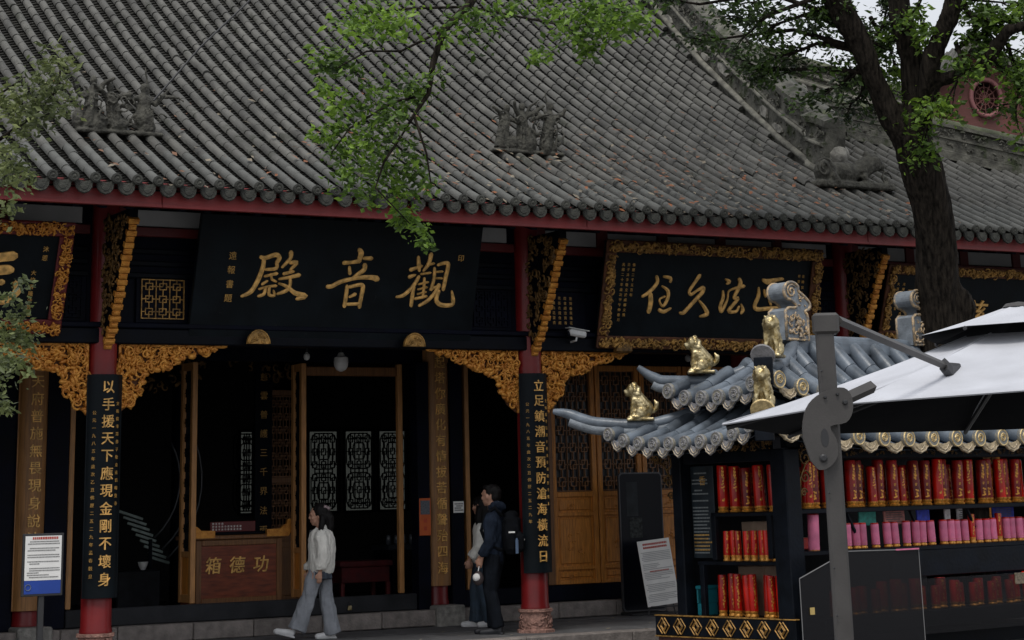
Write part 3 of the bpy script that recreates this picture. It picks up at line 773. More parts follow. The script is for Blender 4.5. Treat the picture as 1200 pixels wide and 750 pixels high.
figure_group('roof_sculpture', .25, 1.95, 34, 1.05, .95)
# creature and vase at the foot of the descending ridge
m = MB(); m.bbox(-.62, .62, -.16, .16, -.02, .07, .02)
m.ell((-.15, 0, .2), (.36, .13, .13), 12, 8); m.ell((-.42, 0, .19), (.16, .15, .17), 10, 8)
m.tube([(.1, 0, .20), (.22, -.02, .28), (.30, -.03, .32)], [.13, .13, .12], 8); m.ell((.34, -.04, .34), (.14, .12, .12), 10, 8); m.ell((.46, -.05, .30), (.08, .07, .06), 8, 6); m.ell((.28, 0, .44), (.05, .05, .06), 8, 6); m.ell((.40, -.05, .45), (.03, .03, .05), 6, 5)
for y_ in (-.11, .09): m.tube([(.12, y_, .16), (.2, y_, .02), (.32, y_, .0)], [.05, .04, .035], 6); m.tube([(-.42, y_, .14), (-.3, y_-.02, .03), (-.15, y_, .02)], [.07, .045, .035], 6)
P = []
for i in range(16):
    a = i/15*3.6*pi/1.0; rr = .14*(1-i/18); P.append((-.55+rr*cos(a), -.14, .22+rr*sin(a)))
m.tube(P, .02, 5)
P = [(.5+.1*(1-i/14)*cos(i*.6), -.1, .14+.1*(1-i/14)*sin(i*.6)) for i in range(12)]; m.tube(P, .018, 5)
me = fuse(m, .016, 1, 'lying_beast', M_['carve'], .012, 28); b0 = rp(5.38, 1.55, 0)
lb = obj('lying_beast', me, None, hall, loc=b0+Vector((-.1, -.14, -.04))); lb.scale = (1.08, 1.1, 1.12)
v = MB(); v.lathe([(.09, 0), (.15, .06), (.19, .16), (.17, .26), (.10, .33), (.12, .37)], n=14)
for i in range(8):
    a = 2*pi*i/8; v.ell((.15*cos(a), .15*sin(a), .17), (.05, .05, .09), 6, 5)
me = fuse(v, .018, 1, 'ridge_urn', M_['plaster'], .012, 26); obj('ridge_urn', me, None, hall, loc=b0+Vector((-.03, .25, .33)))
v = MB(); rdd = random.Random(77)
v.tube([(0, 0, 0), (-.02, 0, .12), (.03, 0, .22), (-.02, -.02, .32)], [.05, .045, .05, .02], 7)
for i in range(9):
    a = rdd.uniform(0, 2*pi); d = Vector((cos(a), .3*sin(a), rdd.uniform(-.1, .45))); P = [Vector((0, 0, .2))]
    for q in range(5): P.append(P[-1]+d*.075+Vector((0, 0, .02*math.sin(q+i)))); d = (d+Vector((rdd.uniform(-.3, .3), 0, rdd.uniform(-.3, .3))))
    v.tube(P, [.03, .026, .022, .018, .012, .006], 5)
me = fuse(v, .015, 1, 'ridge_branches', M_['carve'], .006, 30); obj('ridge_branches', me, None, hall, loc=b0+Vector((-.02, .3, .66)))

# -------- behind the main roof: lower rear roof with ridges
rb = MB(); rt = MB()
def PXW(x, y, D): return CAM+(_F+_R2*((x-600)/2353)-_U2*((y+29)/2353))*D

A0 = PXW(800, 52, 38); A1 = PXW(1085, 138, 36); B1 = PXW(1085, 215, 34); B0 = PXW(860, 180, 34.5)
rb.add([A0, A1, B1, B0], [(0, 1, 2, 3)])
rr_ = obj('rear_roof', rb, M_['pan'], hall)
for i in range(17):
    f_ = i/16; a = A0.lerp(A1, f_); b = B0.lerp(B1, f_); rt.tube([a, a.lerp(b, .5)+Vector((0, 0, -.08)), b], .07, 7)
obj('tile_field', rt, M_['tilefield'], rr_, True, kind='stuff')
ridge_path([A0+(A1-A0)*i/8+Vector((0, 0, -.05)) for i in range(9)], 'rear_ridge', .4, .24, seed=51, patches=False)
# ================================================================= HANGING PLAQUES
STROKES = {"dian":[[[-3.823,0.976,0.037],[-3.762,0.969,0.042],[-3.636,1.011,0.047],[-3.586,0.975,0.047],[-3.614,0.918,0.037]],[[-3.614,0.918,0.033],[-3.611,0.852,0.037],[-3.745,0.833,0.026]],[[-3.781,0.958,0.037],[-3.779,0.865,0.047],[-3.821,0.714,0.047],[-3.894,0.572,0.046],[-4.006,0.512,0.028]],[[-3.745,0.754,0.023],[-3.599,0.791,0.033]],[[-3.669,0.784,0.023],[-3.65,0.719,0.023]],[[-3.708,0.699,0.023],[-3.764,0.66,0.028]],[[-3.65,0.719,0.026],[-3.597,0.698,0.023]],[[-3.797,0.602,0.023],[-3.7,0.633,0.021],[-3.591,0.646,0.028]],[[-3.719,0.623,0.028],[-3.73,0.548,0.033],[-3.797,0.518,0.028]],[[-3.669,0.625,0.028],[-3.664,0.541,0.033],[-3.597,0.533,0.028],[-3.614,0.589,0.019]],[[-3.447,1.046,0.047],[-3.448,0.971,0.038],[-3.537,0.869,0.026]],[[-3.442,0.924,0.033],[-3.361,0.931,0.042],[-3.396,0.878,0.033],[-3.432,0.839,0.023]],[[-3.507,0.79,0.033],[-3.389,0.822,0.028]],[[-3.56,0.727,0.021],[-3.441,0.75,0.033],[-3.312,0.782,0.042]],[[-3.42,0.746,0.028],[-3.411,0.67,0.033],[-3.452,0.594,0.038],[-3.559,0.553,0.026]],[[-3.554,0.675,0.023],[-3.448,0.641,0.033],[-3.337,0.569,0.047],[-3.199,0.535,0.057],[-3.308,0.499,0.028]]],"yin":[[[-2.563,1.113,0.044],[-2.534,1.07,0.06],[-2.548,0.992,0.049]],[[-2.747,0.947,0.043],[-2.652,0.956,0.033],[-2.546,0.976,0.044]],[[-2.49,1.011,0.033],[-2.393,1.015,0.044]],[[-2.669,0.901,0.027],[-2.654,0.824,0.038]],[[-2.468,0.93,0.049],[-2.473,0.874,0.049],[-2.561,0.806,0.038],[-2.616,0.766,0.027]],[[-2.926,0.658,0.043],[-2.867,0.665,0.043],[-2.766,0.717,0.043],[-2.557,0.773,0.038],[-2.365,0.785,0.049],[-2.29,0.771,0.066]],[[-2.671,0.671,0.033],[-2.67,0.572,0.041],[-2.677,0.43,0.041]],[[-2.639,0.661,0.033],[-2.499,0.693,0.038],[-2.459,0.666,0.044],[-2.469,0.556,0.042],[-2.477,0.424,0.038]],[[-2.624,0.541,0.022],[-2.556,0.576,0.038]],[[-2.661,0.452,0.031],[-2.482,0.463,0.033]]],"guan":[[[-1.845,0.895,0.042],[-1.778,0.919,0.031],[-1.7,0.947,0.026]],[[-1.76,1.055,0.031],[-1.742,0.962,0.047],[-1.727,0.889,0.031]],[[-1.589,1.093,0.047],[-1.609,0.977,0.042],[-1.669,0.891,0.026]],[[-1.631,0.96,0.023],[-1.54,0.984,0.026]],[[-1.851,0.807,0.042],[-1.779,0.835,0.023]],[[-1.699,0.848,0.023],[-1.572,0.868,0.023]],[[-1.724,0.816,0.036],[-1.785,0.699,0.039],[-1.899,0.586,0.039],[-1.994,0.56,0.026]],[[-1.778,0.689,0.036],[-1.784,0.553,0.04],[-1.784,0.459,0.036]],[[-1.645,0.798,0.026],[-1.637,0.683,0.029],[-1.64,0.567,0.026]],[[-1.718,0.722,0.019],[-1.593,0.752,0.023]],[[-1.716,0.659,0.019],[-1.596,0.689,0.021]],[[-1.714,0.602,0.019],[-1.607,0.631,0.021]],[[-1.742,0.544,0.029],[-1.594,0.579,0.029]],[[-1.521,0.927,0.029],[-1.512,0.812,0.033],[-1.534,0.665,0.037]],[[-1.478,0.966,0.029],[-1.387,0.995,0.037],[-1.337,0.976,0.044],[-1.353,0.817,0.042],[-1.369,0.67,0.04]],[[-1.491,0.881,0.021],[-1.409,0.889,0.023]],[[-1.481,0.803,0.021],[-1.404,0.805,0.023]],[[-1.435,0.72,0.047],[-1.472,0.635,0.037],[-1.564,0.528,0.037],[-1.673,0.462,0.029]],[[-1.546,0.664,0.031],[-1.457,0.704,0.026]],[[-1.426,0.647,0.037],[-1.448,0.541,0.047],[-1.381,0.48,0.047],[-1.227,0.484,0.042],[-1.218,0.558,0.042],[-1.248,0.652,0.019]]],"zhu":[[[1.73,0.921,0.036],[1.746,0.838,0.041],[1.642,0.721,0.041],[1.539,0.656,0.031]],[[1.658,0.69,0.052],[1.677,0.587,0.057],[1.661,0.462,0.052]],[[1.842,0.924,0.026],[1.945,0.907,0.042],[1.951,0.86,0.031]],[[1.832,0.799,0.019],[1.928,0.739,0.042],[1.934,0.635,0.042],[1.877,0.54,0.031],[1.822,0.58,0.023],[1.815,0.632,0.019],[1.886,0.665,0.026]],[[1.821,0.487,0.041],[1.898,0.468,0.042],[1.993,0.512,0.026]]],"jiu":[[[2.403,0.953,0.047],[2.343,0.867,0.037],[2.268,0.749,0.037],[2.299,0.703,0.037],[2.382,0.753,0.026],[2.479,0.798,0.047],[2.474,0.734,0.047],[2.349,0.605,0.044],[2.214,0.465,0.044],[2.151,0.458,0.029]],[[2.436,0.628,0.021],[2.537,0.536,0.044],[2.586,0.453,0.053],[2.475,0.418,0.023]]],"fa":[[[2.833,0.92,0.019],[2.895,0.89,0.048],[2.859,0.862,0.026]],[[2.806,0.765,0.021],[2.818,0.67,0.042],[2.787,0.553,0.042],[2.814,0.49,0.037],[2.857,0.565,0.037],[2.896,0.672,0.021],[2.898,0.757,0.019],[2.972,0.797,0.026],[3.137,0.839,0.042]],[[3.053,0.932,0.042],[3.08,0.869,0.053],[3.029,0.75,0.042],[3.0,0.675,0.037],[3.066,0.666,0.037],[2.929,0.504,0.042],[3.048,0.496,0.032],[3.092,0.561,0.027]],[[3.127,0.594,0.019],[3.163,0.52,0.048],[3.142,0.477,0.032]]],"zheng":[[[3.442,0.934,0.032],[3.525,0.909,0.064],[3.668,0.941,0.043],[3.773,0.955,0.032]],[[3.389,0.825,0.021],[3.397,0.708,0.048],[3.352,0.589,0.048],[3.398,0.536,0.048],[3.596,0.552,0.043],[3.781,0.567,0.043]],[[3.616,0.606,0.032],[3.564,0.701,0.019]],[[3.486,0.796,0.027],[3.516,0.711,0.032],[3.56,0.787,0.027]]],"left":[[[-7.022,0.79,0.068],[-6.914,0.817,0.085],[-6.77,0.84,0.091]],[[-6.982,0.666,0.091],[-6.838,0.682,0.091],[-6.782,0.684,0.08]],[[-6.942,0.541,0.057],[-6.852,0.544,0.057]],[[-6.704,0.537,0.057],[-6.67,0.458,0.08],[-6.757,0.352,0.057],[-6.842,0.315,0.04],[-6.946,0.335,0.034]]]}
def plaque(name, label, x0, x1, yb, zb, yt, zt, group=None, frame=None, words=(), glyphs=(), cols=(), fscale=1, framemat='gold'):
    """tilted name board; local frame u = X, v = up the board, w = towards the viewer; root at its bottom middle"""
    v = Vector((0, yt-yb, zt-zb)); H = v.length; xm = (x0+x1)/2
    root = thing(name, label, 'name board', (xm, yb, zb), group=group)
    ML = frameM((0, 0, 0), (1, 0, 0), v)         # local
    W = x1-x0
    b = MB(); b.bbox(-W/2, W/2, 0, H, -.07, .0, .008, ML); obj('board', b, M_['board'], root)
    if frame:
        fw = frame
        for k, (a0, a1, b0, b1) in enumerate(((-W/2-.02, W/2+.02, H-fw, H+.02), (-W/2-.02, W/2+.02, -.02, fw), (-W/2-.02, -W/2+fw, fw, H-fw), (W/2-fw, W/2+.02, fw, H-fw))):
            f = MB(); f.bbox(a0, a1, b0, b1, .002, .045, .012, ML); fo_ = obj('frame_side', f, M_['darkred'] if framemat == 'gold' else M_['goldback'], root)
            r_ = MB(); area = (a1-a0)*(b1-b0)
            relief(r_, lambda u, w_: True, int(area*620), .06*fscale, ML@Matrix.Translation((0, 0, .045)), .04, int(abs(x0)*10)+k*7, .5, (a0+.03, a1-.03, b0+.03, b1-.03))
            obj('frame_carving', r_, M_[framemat], fo_, True)
    for wd in words:
        t = MB()
        for s in STROKES[wd]: stroke(t, [(p[0]-xm, p[1], p[2]*1.22) for p in s], ML@Matrix.Translation((0, 0, .001)), .022)
        obj('character', t, M_['goldtxt'], root, True, 35)
    for ch, u, vv, sz in glyphs: t = MB(); text_to(t, ch, ML@Matrix.Translation((u-xm, vv, .012)), sz, .02, .008, 1, .08, .008); obj('character', t, M_['goldtxt'], root)
    if cols:
        t = MB()
        for s, u, v0, dv, sz in cols:
            for i, ch in enumerate(s):
                if ch != ' ': text_to(t, ch, ML@Matrix.Translation((u-xm, v0-i*dv, .006)), sz, .008, .008)
        obj('small_lettering', t, M_['goldtxt_dim'], root, kind='stuff')
    return root, ML
root, ML = plaque('name_board', 'largest black board, unframed, with three gold characters above the open doors', -4.60, -.90, -.12, 3.45, -.52, 4.85, words=('dian', 'yin', 'guan'), cols=(('遠報書題', -4.17, .98, .165, .10), ('印', -1.17, 1.06, .1, .09)))
for x in (-3.78, -1.74):
    c = MB(); poly = [(.135*cos(a), .155*sin(a)) for a in [pi*i/12 for i in range(13)]]
    M = frameM((x, -.22, 3.40), (1, 0, 0), (0, 0, 1)); c.prism(poly, -.02, .04, M)
    rl = MB(); relief(rl, lambda u, v: u*u/.015+v*v/.02 < .8, 14, .04, M@Matrix.Translation((0, 0, .04)), .014, 5, .5, (-.12, .12, .02, .14))
    rl.tube([M@Vector((a, b, .04)) for a, b in poly], .012, 5)
    co = obj('board_support', c, M_['goldold'], hall); obj('support_carving', rl, M_['goldold'], co, True)
for x in (1.30, 3.9):
    c = MB(); c.bbox(x-.12, x+.12, -.26, -.14, 3.37, 3.5, .02); obj('board_support', c, M_['goldold2'], hall)
plaque('name_board', 'black board in a carved gold frame with four gold characters, above the wooden doors', .92, 4.38, -.17, 3.45, -.52, 4.76, frame=.14, words=('zhu', 'jiu', 'fa', 'zheng'),
       cols=(('光緒二十年歲次甲午仲春月', 1.2, 1.06, .065, .045), ('弟子沐手敬立於成都文殊', 1.28, 1.06, .065, .045), ('佛歷二千五百年', 1.36, 1.06, .065, .045), ('住持宗性', 4.12, 1.0, .075, .045), ('率眾立', 4.05, 1.0, .075, .045)), framemat='goldold')
plaque('name_board', 'gold framed black board cut off by the left edge of the picture', -9.4, -6.15, -.17, 3.5, -.62, 4.64, frame=.14, words=('left',), cols=(('沐恩', -6.42, .93, .10, .07), ('大竹寺隆法敬題', -6.52, .66, .078, .06)), framemat='gold')
plaque('name_board', 'gold framed black board behind the tree trunk at the right', 5.5, 9.4, -.25, 3.62, -.6, 4.6, frame=.12, glyphs=(('尋', 6.05, .50, .46), ('慈', 7.22, .40, .42)),
       cols=(('大慈大悲救苦', 5.72, .78, .07, .045), ('光緒甲申年夏月吉日', 5.82, .78, .07, .045)), framemat='goldold')

# ================================================================= COUPLET BOARDS ON THE COLUMNS
def couplet(label, X, Y, z0, z1, R, ang, m, text, zt, dz, size, txtm, small=(), offc=0, group=None, thick=.022):
    root = thing('couplet_board', label, 'couplet board', (X, Y, z0), group=group)
    b = MB(); n = 14; vs = []; fs = []
    for i in range(n+1):
        a = -pi/2-ang+2*ang*i/n
        for r in (R, R+thick):
            for z in (0, z1-z0): vs.append((r*cos(a), r*sin(a), z))
    for i in range(n):
        k = i*4
        fs += [(k+2, k+6, k+7, k+3), (k+4, k+0, k+1, k+5), (k+1, k+3, k+7, k+5), (k+0, k+4, k+6, k+2)]
    fs += [(0, 2, 3, 1), (n*4+2, n*4, n*4+1, n*4+3)]
    b.add(vs, fs); obj('board', b, m, root, True, 40)
    e = MB()
    for s in (-1, 1):
        a = -pi/2+s*ang; e.tube([((R+thick)*cos(a), (R+thick)*sin(a), 0), ((R+thick)*cos(a), (R+thick)*sin(a), z1-z0)], .009, 5)
    obj('board_edge', e, m, root)
    t = MB()
    def put(ch, a, z, s, off, bold=0):
        a = -pi/2+a; nrm = Vector((cos(a), sin(a), 0)); tv = Vector((-sin(a), cos(a), 0))
        text_to(t, ch, frameM(nrm*(R+thick+.004)+Vector((0, 0, z-z0)), tv, (0, 0, 1)), s, .01, off, 1, 0, bold)
    for i, ch in enumerate(text):
        t.v.clear(); t.f.clear(); put(ch, offc, zt-i*dz, size, .008, .010); obj('character', t, txtm, root)
    t.v.clear(); t.f.clear()
    for s, a, zs, d, sz in small:
        for i, ch in enumerate(s): put(ch, a, zs-i*d, sz, .01)
    if small: obj('small_lettering', t, M_['goldtxt_dim'], root, kind='stuff')
couplet('black couplet board with gold characters on the left red column', -5.57, 0, .645, 3.04, .195, 1.12, M_['board'], '以手援天下應現金剛不壞身', 2.90, .187, .150, M_['goldtxt'],
        (('公元一九八五年歲次乙丑佛歷二五二九年孟春穀旦', -.66, 2.62, .083, .046), ('文殊院率眾弟子敬立重刊昭覺寺', .62, 2.72, .083, .044)), .03)
couplet('black couplet board with gold characters on the red column with the pink carved base', 0, 0, .70, 3.10, .195, 1.12, M_['board'], '立足鎮潮音預防滄海橫流日', 2.95, .187, .150, M_['goldtxt'],
        (('公元一九八五年歲次乙丑佛歷二五二九年', -.66, 2.72, .083, .046), ('文殊院率眾弟子敬立重刊昭覺寺僧人', .62, 2.76, .083, .044)), .03)
couplet('brown wooden couplet board with faint characters on the inner column behind the sign', -5.57, 2.6, .44, 3.4, .185, 1.15, M_['plqwood'], '遍天府普施無畏現身說法慈悲', 3.33, .206, .165, M_['goldtxt'])
couplet('brown wooden couplet board with gold characters on the inner column by the orange notice', 0, 2.6, .50, 3.6, .185, 1.15, M_['plqwood'], '起塔你廣化有情拔苦循聲殆四海', 3.42, .207, .165, M_['goldtxt'])

# ================================================================= PORCH OBJECTS
# donation box behind the threshold
r = thing('donation_box', 'reddish wooden donation box with gold characters behind the threshold', 'donation box', (-2.66, 3.0, .2))
b = MB(); b.bbox(-.60, .60, 0, .5, 0, .98, .01); obj('body', b, M_['boxwood'], r)
for a0, a1, b0, b1 in ((-.60, -.52, .0, .98), (.52, .60, .0, .98), (-.52, .52, .0, .26), (-.52, .52, .90, .98)):
    b = MB(); b.bbox(a0+.001, a1-.001, -.022, .0, b0+.003, b1-.003, .006); obj('frame_rail', b, M_['brownwood'], r)
b = MB(); b.bbox(-.66, .66, -.06, .56, .98, 1.03, .008); obj('top', b, M_['brownwood'], r)
b = MB(); b.bbox(-.56, .56, .02, .48, 1.032, 1.07, .008); obj('slot_tray', b, M_['black'], r)
for s in (-1, 1):
    b = MB(); P = [(s*.67, 1.0), (s*.36, 1.0), (s*.36, 1.09), (s*.55, 1.095), (s*.60, 1.14), (s*.64, 1.15), (s*.655, 1.21), (s*.70, 1.215), (s*.70, 1.05)]
    b.prism(P if s < 0 else P[::-1], .0, .05, frameM((0, -.025, 0), (1, 0, 0), (0, 0, 1))); obj('gilt_corner', b, M_['gold'], r, fixn=True)
for i, ch in enumerate('箱德功'):
    t = MB(); text_to(t, ch, frameM((-.36+i*.33, -.016, .66), (1, 0, 0), (0, 0, 1)), .22, .014, .006, 1, .1, .014)
    obj('character', t, M_['goldtxt'], r)
b = MB(); b.bbox(-.36, .27, .1, .12, 1.07, 1.20, .004); nb = thing('notice_plate', 'small dark red notice standing on top of the donation box', 'notice', (-2.66, 3.0, .2)); obj('plate', b, M_['darkred'], nb)
t = MB()
for rr2 in range(3):
    for i, ch in enumerate('歡喜布施功德無量廣種福田'[:(4, 10, 10)[rr2]]): text_to(t, ch, frameM((-.32+i*.042, .097, 1.175-rr2*.036), (1, 0, 0), (0, 0, 1)), .028, .003, .01)
obj('lettering', t, M_['paper'] if 'paper' in M_ else M_.setdefault('paper', mat('white_paper', (.80, .79, .76), .7, var=.06, vs=5)), nb)

def textlines(m, x0, x1, z0, z1, n, M, seed, h=.5, fill=.9, skip=()):
    """small print: short dashes of unreadable characters"""
    rd2 = random.Random(seed); dz = (z1-z0)/n
    for i in range(n):
        if i in skip: continue
        z = z1-(i+.5)*dz; x = x0+(rd2.random() < .3)*dz; xe = x0+(x1-x0)*(fill if rd2.random() < .7 else rd2.uniform(.35, .9))
        while x < xe:
            wq = dz*rd2.uniform(.35, .62); m.add([M@Vector((x, z-dz*h/2, .003)), M@Vector((x+wq, z-dz*h/2, .003)), M@Vector((x+wq, z+dz*h/2, .003)), M@Vector((x, z+dz*h/2, .003))], [(0, 1, 2, 3)]); x += wq+dz*.14
M_['ink'] = mat('grey_print', (.16, .16, .16), .8); M_['redink'] = mat('red_print', (.45, .06, .04), .8); M_['blueprint'] = mat('blue_print_band', (.01, .05, .30), .6, var=.1)
# standing sign on the left
r = thing('standing_sign', 'white and blue notice sign on a black post before the left column board', 'sign', (-6.44, -.8, -.15), rz=radians(-4))
p = MB(); p.bbox(-.03, .03, -.03, .03, .03, 1.0, .005); obj('post', p, M_['iron'], r)
p = MB(); p.lathe([(.2, 0), (.2, .02), (.06, .035)], n=20); obj('base_plate', p, M_['iron'], r, True, 40)
fr = MB(); fr.bbox(-.215, .215, -.045, -.01, .87, 1.50, .006); obj('frame', fr, M_['iron'], r)
f = MB(); f.box(-.19, .19, -.05, -.046, 1.03, 1.475); pn = obj('sheet', f, M_['paper'], r)
f = MB(); f.box(-.19, .19, -.05, -.046, .895, 1.028); bl = obj('blue_band', f, M_['blueprint'], r)
t = MB(); textlines(t, -.165, .165, 1.05, 1.43, 17, frameM((0, -.05, 0), (1, 0, 0), (0, 0, 1)), 4, .42, 1, (2, 5, 8, 11)); obj('print', t, M_['ink'], pn)
t = MB(); textlines(t, -.15, .15, 1.435, 1.47, 1, frameM((0, -.05, 0), (1, 0, 0), (0, 0, 1)), 4, .7, 1); obj('red_heading', t, M_['redink'], pn)
t = MB(); c_ = frameM((-.15, -.05, .96), (1, 0, 0), (0, 0, 1)); t.tube([c_@Vector((.03*cos(a), .03*sin(a), .003)) for a in [2*pi*i/12 for i in range(13)]], .004, 4); obj('emblem', t, M_['ktile'], bl)
# electronic display
r = thing('display_screen', 'tall black electronic display stand with rounded frame before the wooden doors', 'display', (2.98, 2.08, .0), rz=radians(1))
b = MB()
def rrect(w_, h_, rad, n=5):
    P = []
    for cx, cz, a0 in ((w_/2-rad, rad, -pi/2), (w_/2-rad, h_-rad, 0), (-w_/2+rad, h_-rad, pi/2), (-w_/2+rad, rad, pi)):
        for i in range(n+1): a = a0+pi/2*i/n; P.append((cx+rad*cos(a), cz+rad*sin(a)))
    return P
b.prism(rrect(.73, 1.86, .06), -.02, .02, frameM((0, 0, .05), (1, 0, 0), (0, 0, 1))); obj('casing', b, mat('grey_bezel', (.06, .06, .065), .4, metal=.4), r)
b = MB(); b.prism(rrect(.69, 1.82, .05), .02, .024, frameM((0, 0, .07), (1, 0, 0), (0, 0, 1))); obj('screen', b, mat('dark_screen', (.004, .005, .009), .3, spec=.15), r)
b = MB(); b.box(-.25, -.06, -.0265, -.0245, 1.32, 1.78); obj('reflection_panel', b, mat('dim_screen_reflection', (.022, .026, .03), .4, spec=.15, var=.4, vs=6), r)  # reflection in the screen, drawn as a dim coloured panel
b = MB(); b.box(-.21, -.0, -.0265, -.0245, 1.03, 1.30); obj('picture_panel', b, mat('dim_photo_print', (.03, .034, .034), .4, spec=.15, var=.8, vs=25), r)
b = MB(); b.bbox(-.3, .3, -.16, .16, .0, .04, .01); obj('foot', b, M_['iron'], r)
# poster on easel
r = thing('poster_easel', 'slanted white notice poster on a thin black easel next to the kiosk', 'poster', (3.05, 1.7, .0))
MP = Matrix.Rotation(radians(-4.5), 4, 'Y')@frameM((0, -.02, .14), (1, 0, 0), (0, .13, 1))
b = MB(); b.box(-.265, .265, 0, .87, -.008, 0, MP); pn = obj('sheet', b, M_['paper'], r)
b = MB(); textlines(b, -.235, .235, .05, .72, 30, MP, 12, .5, 1, (6, 11, 17, 18, 24)); obj('print', b, M_['inkpale'] if 'inkpale' in M_ else M_.setdefault('inkpale', mat('pale_print', (.42, .42, .42), .8)), pn)
b = MB(); textlines(b, -.23, .21, .75, .84, 2, MP, 13, .6, 1); b2 = MB(); textlines(b, -.17, .17, .44, .47, 1, MP, 3, .5, 1); obj('red_heading', b, M_['redink'], pn)
b = MB()
for x0, x1, y1 in ((-.14, -.04, .05), (.14, .04, .05), (0, 0, .46)): b.tube([(x0*1.6, y1, 0), (x1, .17, 1.0)], .011, 6)
b.tube([(-.19, .07, .28), (.19, .07, .28)], .009, 6); b.tube([(-.24, -.04, .12), (.24, -.04, .12)], .010, 6); obj('easel', b, M_['iron'], r)
# notices on the wall
r = thing('wall_notice', 'small orange wall notice beside the open doorway', 'notice', (-.37+.0, 2.37, 1.15)); 
b = MB(); b.bbox(-.085, .085, -.012, 0, 0, .48, .004); obj('plate', b, mat('orange_notice', (.52, .10, .02), .5, var=.15, vs=6), r, loc=(.1, 0, 0))
b = MB(); b.box(.03, .17, -.015, -.0125, .27, .45); obj('grey_field', b, mat('notice_grey_field', (.10, .11, .13), .6, var=.4, vs=60), r)
b = MB()
for i, ch in enumerate('佛恩'): text_to(b, ch, frameM((.1, -.0135, .19-i*.1), (1, 0, 0), (0, 0, 1)), .06, .004, .01)
obj('lettering', b, M_['redink'], r)
r = thing('wall_label', 'small pale label on the black jamb beside the couple', 'notice', (.29, 2.44, 1.43))
b = MB(); b.bbox(-.09, .07, -.01, 0, 0, .15, .003); obj('plate', b, M_['paper'], r)
b = MB(); textlines(b, -.075, .055, .02, .13, 4, frameM((0, -.01, 0), (1, 0, 0), (0, 0, 1)), 9, .6); obj('print', b, M_['ink'], r)
# padlock on threshold
r = thing('padlock', 'small brass padlock on the grey threshold', 'padlock', (-1.36, 2.43, .29))
b = MB(); b.bbox(-.028, .028, -.03, -.005, -.04, .02, .006); obj('body', b, M_['lion'], r)
b = MB(); b.tube([(.018*cos(a), -.016, .02+.04*sin(a)) for a in [pi*i/8 for i in range(9)]], .006, 6); obj('shackle', b, M_['iron'], r)
# cameras and lamps
M_['whiteplastic'] = mat('white_plastic', (.55, .55, .54), .4, var=.08)
def bullet_cam(X, Y, Z, label):
    r = thing('security_camera', label, 'security camera', (X, Y, Z))
    b = MB(); b.bbox(-.12, .13, -.045, .045, -.045, .04, .02, Matrix.Rotation(radians(8), 4, 'Y')); obj('housing', b, M_['whiteplastic'], r)
    b = MB(); b.bbox(-.15, .16, -.055, .055, .042, .052, .004, Matrix.Rotation(radians(8), 4, 'Y')); obj('sun_shield', b, M_['whiteplastic'], r)
    b = MB(); b.lathe([(.035, 0), (.035, .03), (.02, .032)], (0, 0, 0), 12, Matrix.Rotation(radians(-98), 3, 'Y')); 
    o_ = obj('lens', b, M_['black'], r, True, 40, loc=(-.12, 0, -.01))
    b = MB(); b.tube([(.0, 0, -.04), (.0, .02, -.09), (0, .15, -.10)], .014, 6); obj('bracket_arm', b, M_['whiteplastic'], r)
bullet_cam(.56, -.28, 3.6, 'white bullet security camera on the beam between corbel and framed board')
def dome(X, Y, Z, s, label, cat='security camera', nm='security_camera'):
    r = thing(nm, label, cat, (X, Y, Z))
    b = MB(); b.lathe([(.03*s, .12*s), (.05*s, .08*s), (.085*s, .06*s), (.09*s, 0)], n=18); obj('mount', b, M_['whiteplastic'], r, True, 40)
    b = MB(); b.lathe([(.088*s, 0), (.085*s, -.04*s), (.06*s, -.085*s), (.02*s, -.105*s), (0, -.107*s)], n=18, cap=False); obj('globe', b, M_['whiteplastic'], r, True, 60)
    b = MB(); b.tube([(0, 0, .11*s), (0, 0, .32*s)], .012, 6); obj('stem', b, M_['iron'], r)
dome(-1.90, 1.5, 3.33, 1.05, 'white dome camera hanging under the middle of the large black board')
dome(-2.38, 1.5, 3.40, .45, 'tiny white lamp hanging left of the dome camera', 'lamp', 'hanging_lamp')
dome(3.50, 1.5, 3.45, .45, 'tiny pale lamp hanging behind the lions of the kiosk roof', 'lamp', 'hanging_lamp')

# inside the hall
r = thing('altar_table', 'dark red altar table inside the hall behind the open doorway', 'table', (.0, 5.0, .2))
b = MB(); b.bbox(-.42, .42, -.3, .3, .52, .6, .01); b.bbox(-.38, .38, -.27, .27, .3, .515, .01); obj('tabletop', b, mat('dull_red_cloth', (.10, .008, .010), .7, var=.3), r)
for sx in (-1, 1):
    for sy in (-1, 1):
        b = MB(); b.bbox(sx*.36-.03, sx*.36+.03, sy*.24-.03, sy*.24+.03, 0, .3, .006); obj('leg', b, M_['darkred'], r)
r = thing('side_table', 'bluish side table with small white cups, deep inside the hall', 'table', (1.55, 6.4, .2))
b = MB(); b.bbox(-.5, .5, -.3, .3, .7, .78, .01); obj('tabletop', b, mat('blue_grey_cloth', (.035, .04, .055), .6, var=.3), r)
for sx in (-1, 1):
    b = MB(); b.bbox(sx*.44-.03, sx*.44+.03, -.26, .26, 0, .7, .006); obj('leg', b, M_['black'], r)
b0 = MB()
for i in range(7): b0.lathe([(.03, 0), (.045, .02), (.04, .12), (.03, .14)], (-.4+i*.13, -.1, .781), 8)
o_ = obj('offering_cups', b0, mat('dim_glass', (.10, .11, .13), .2), None, True, 40); o_.location = (1.55, 6.4, .2); tag(o_, 'row of small pale cups on the bluish side table', 'cups'); o_['kind'] = 'stuff'
r = thing('ribbed_slats', 'large pale ribbed slats and hoops dimly visible behind the left column board', 'ornament', (-3.3, 4.0, .2))  # unidentified pale slats and hoops on a stand
b = MB()
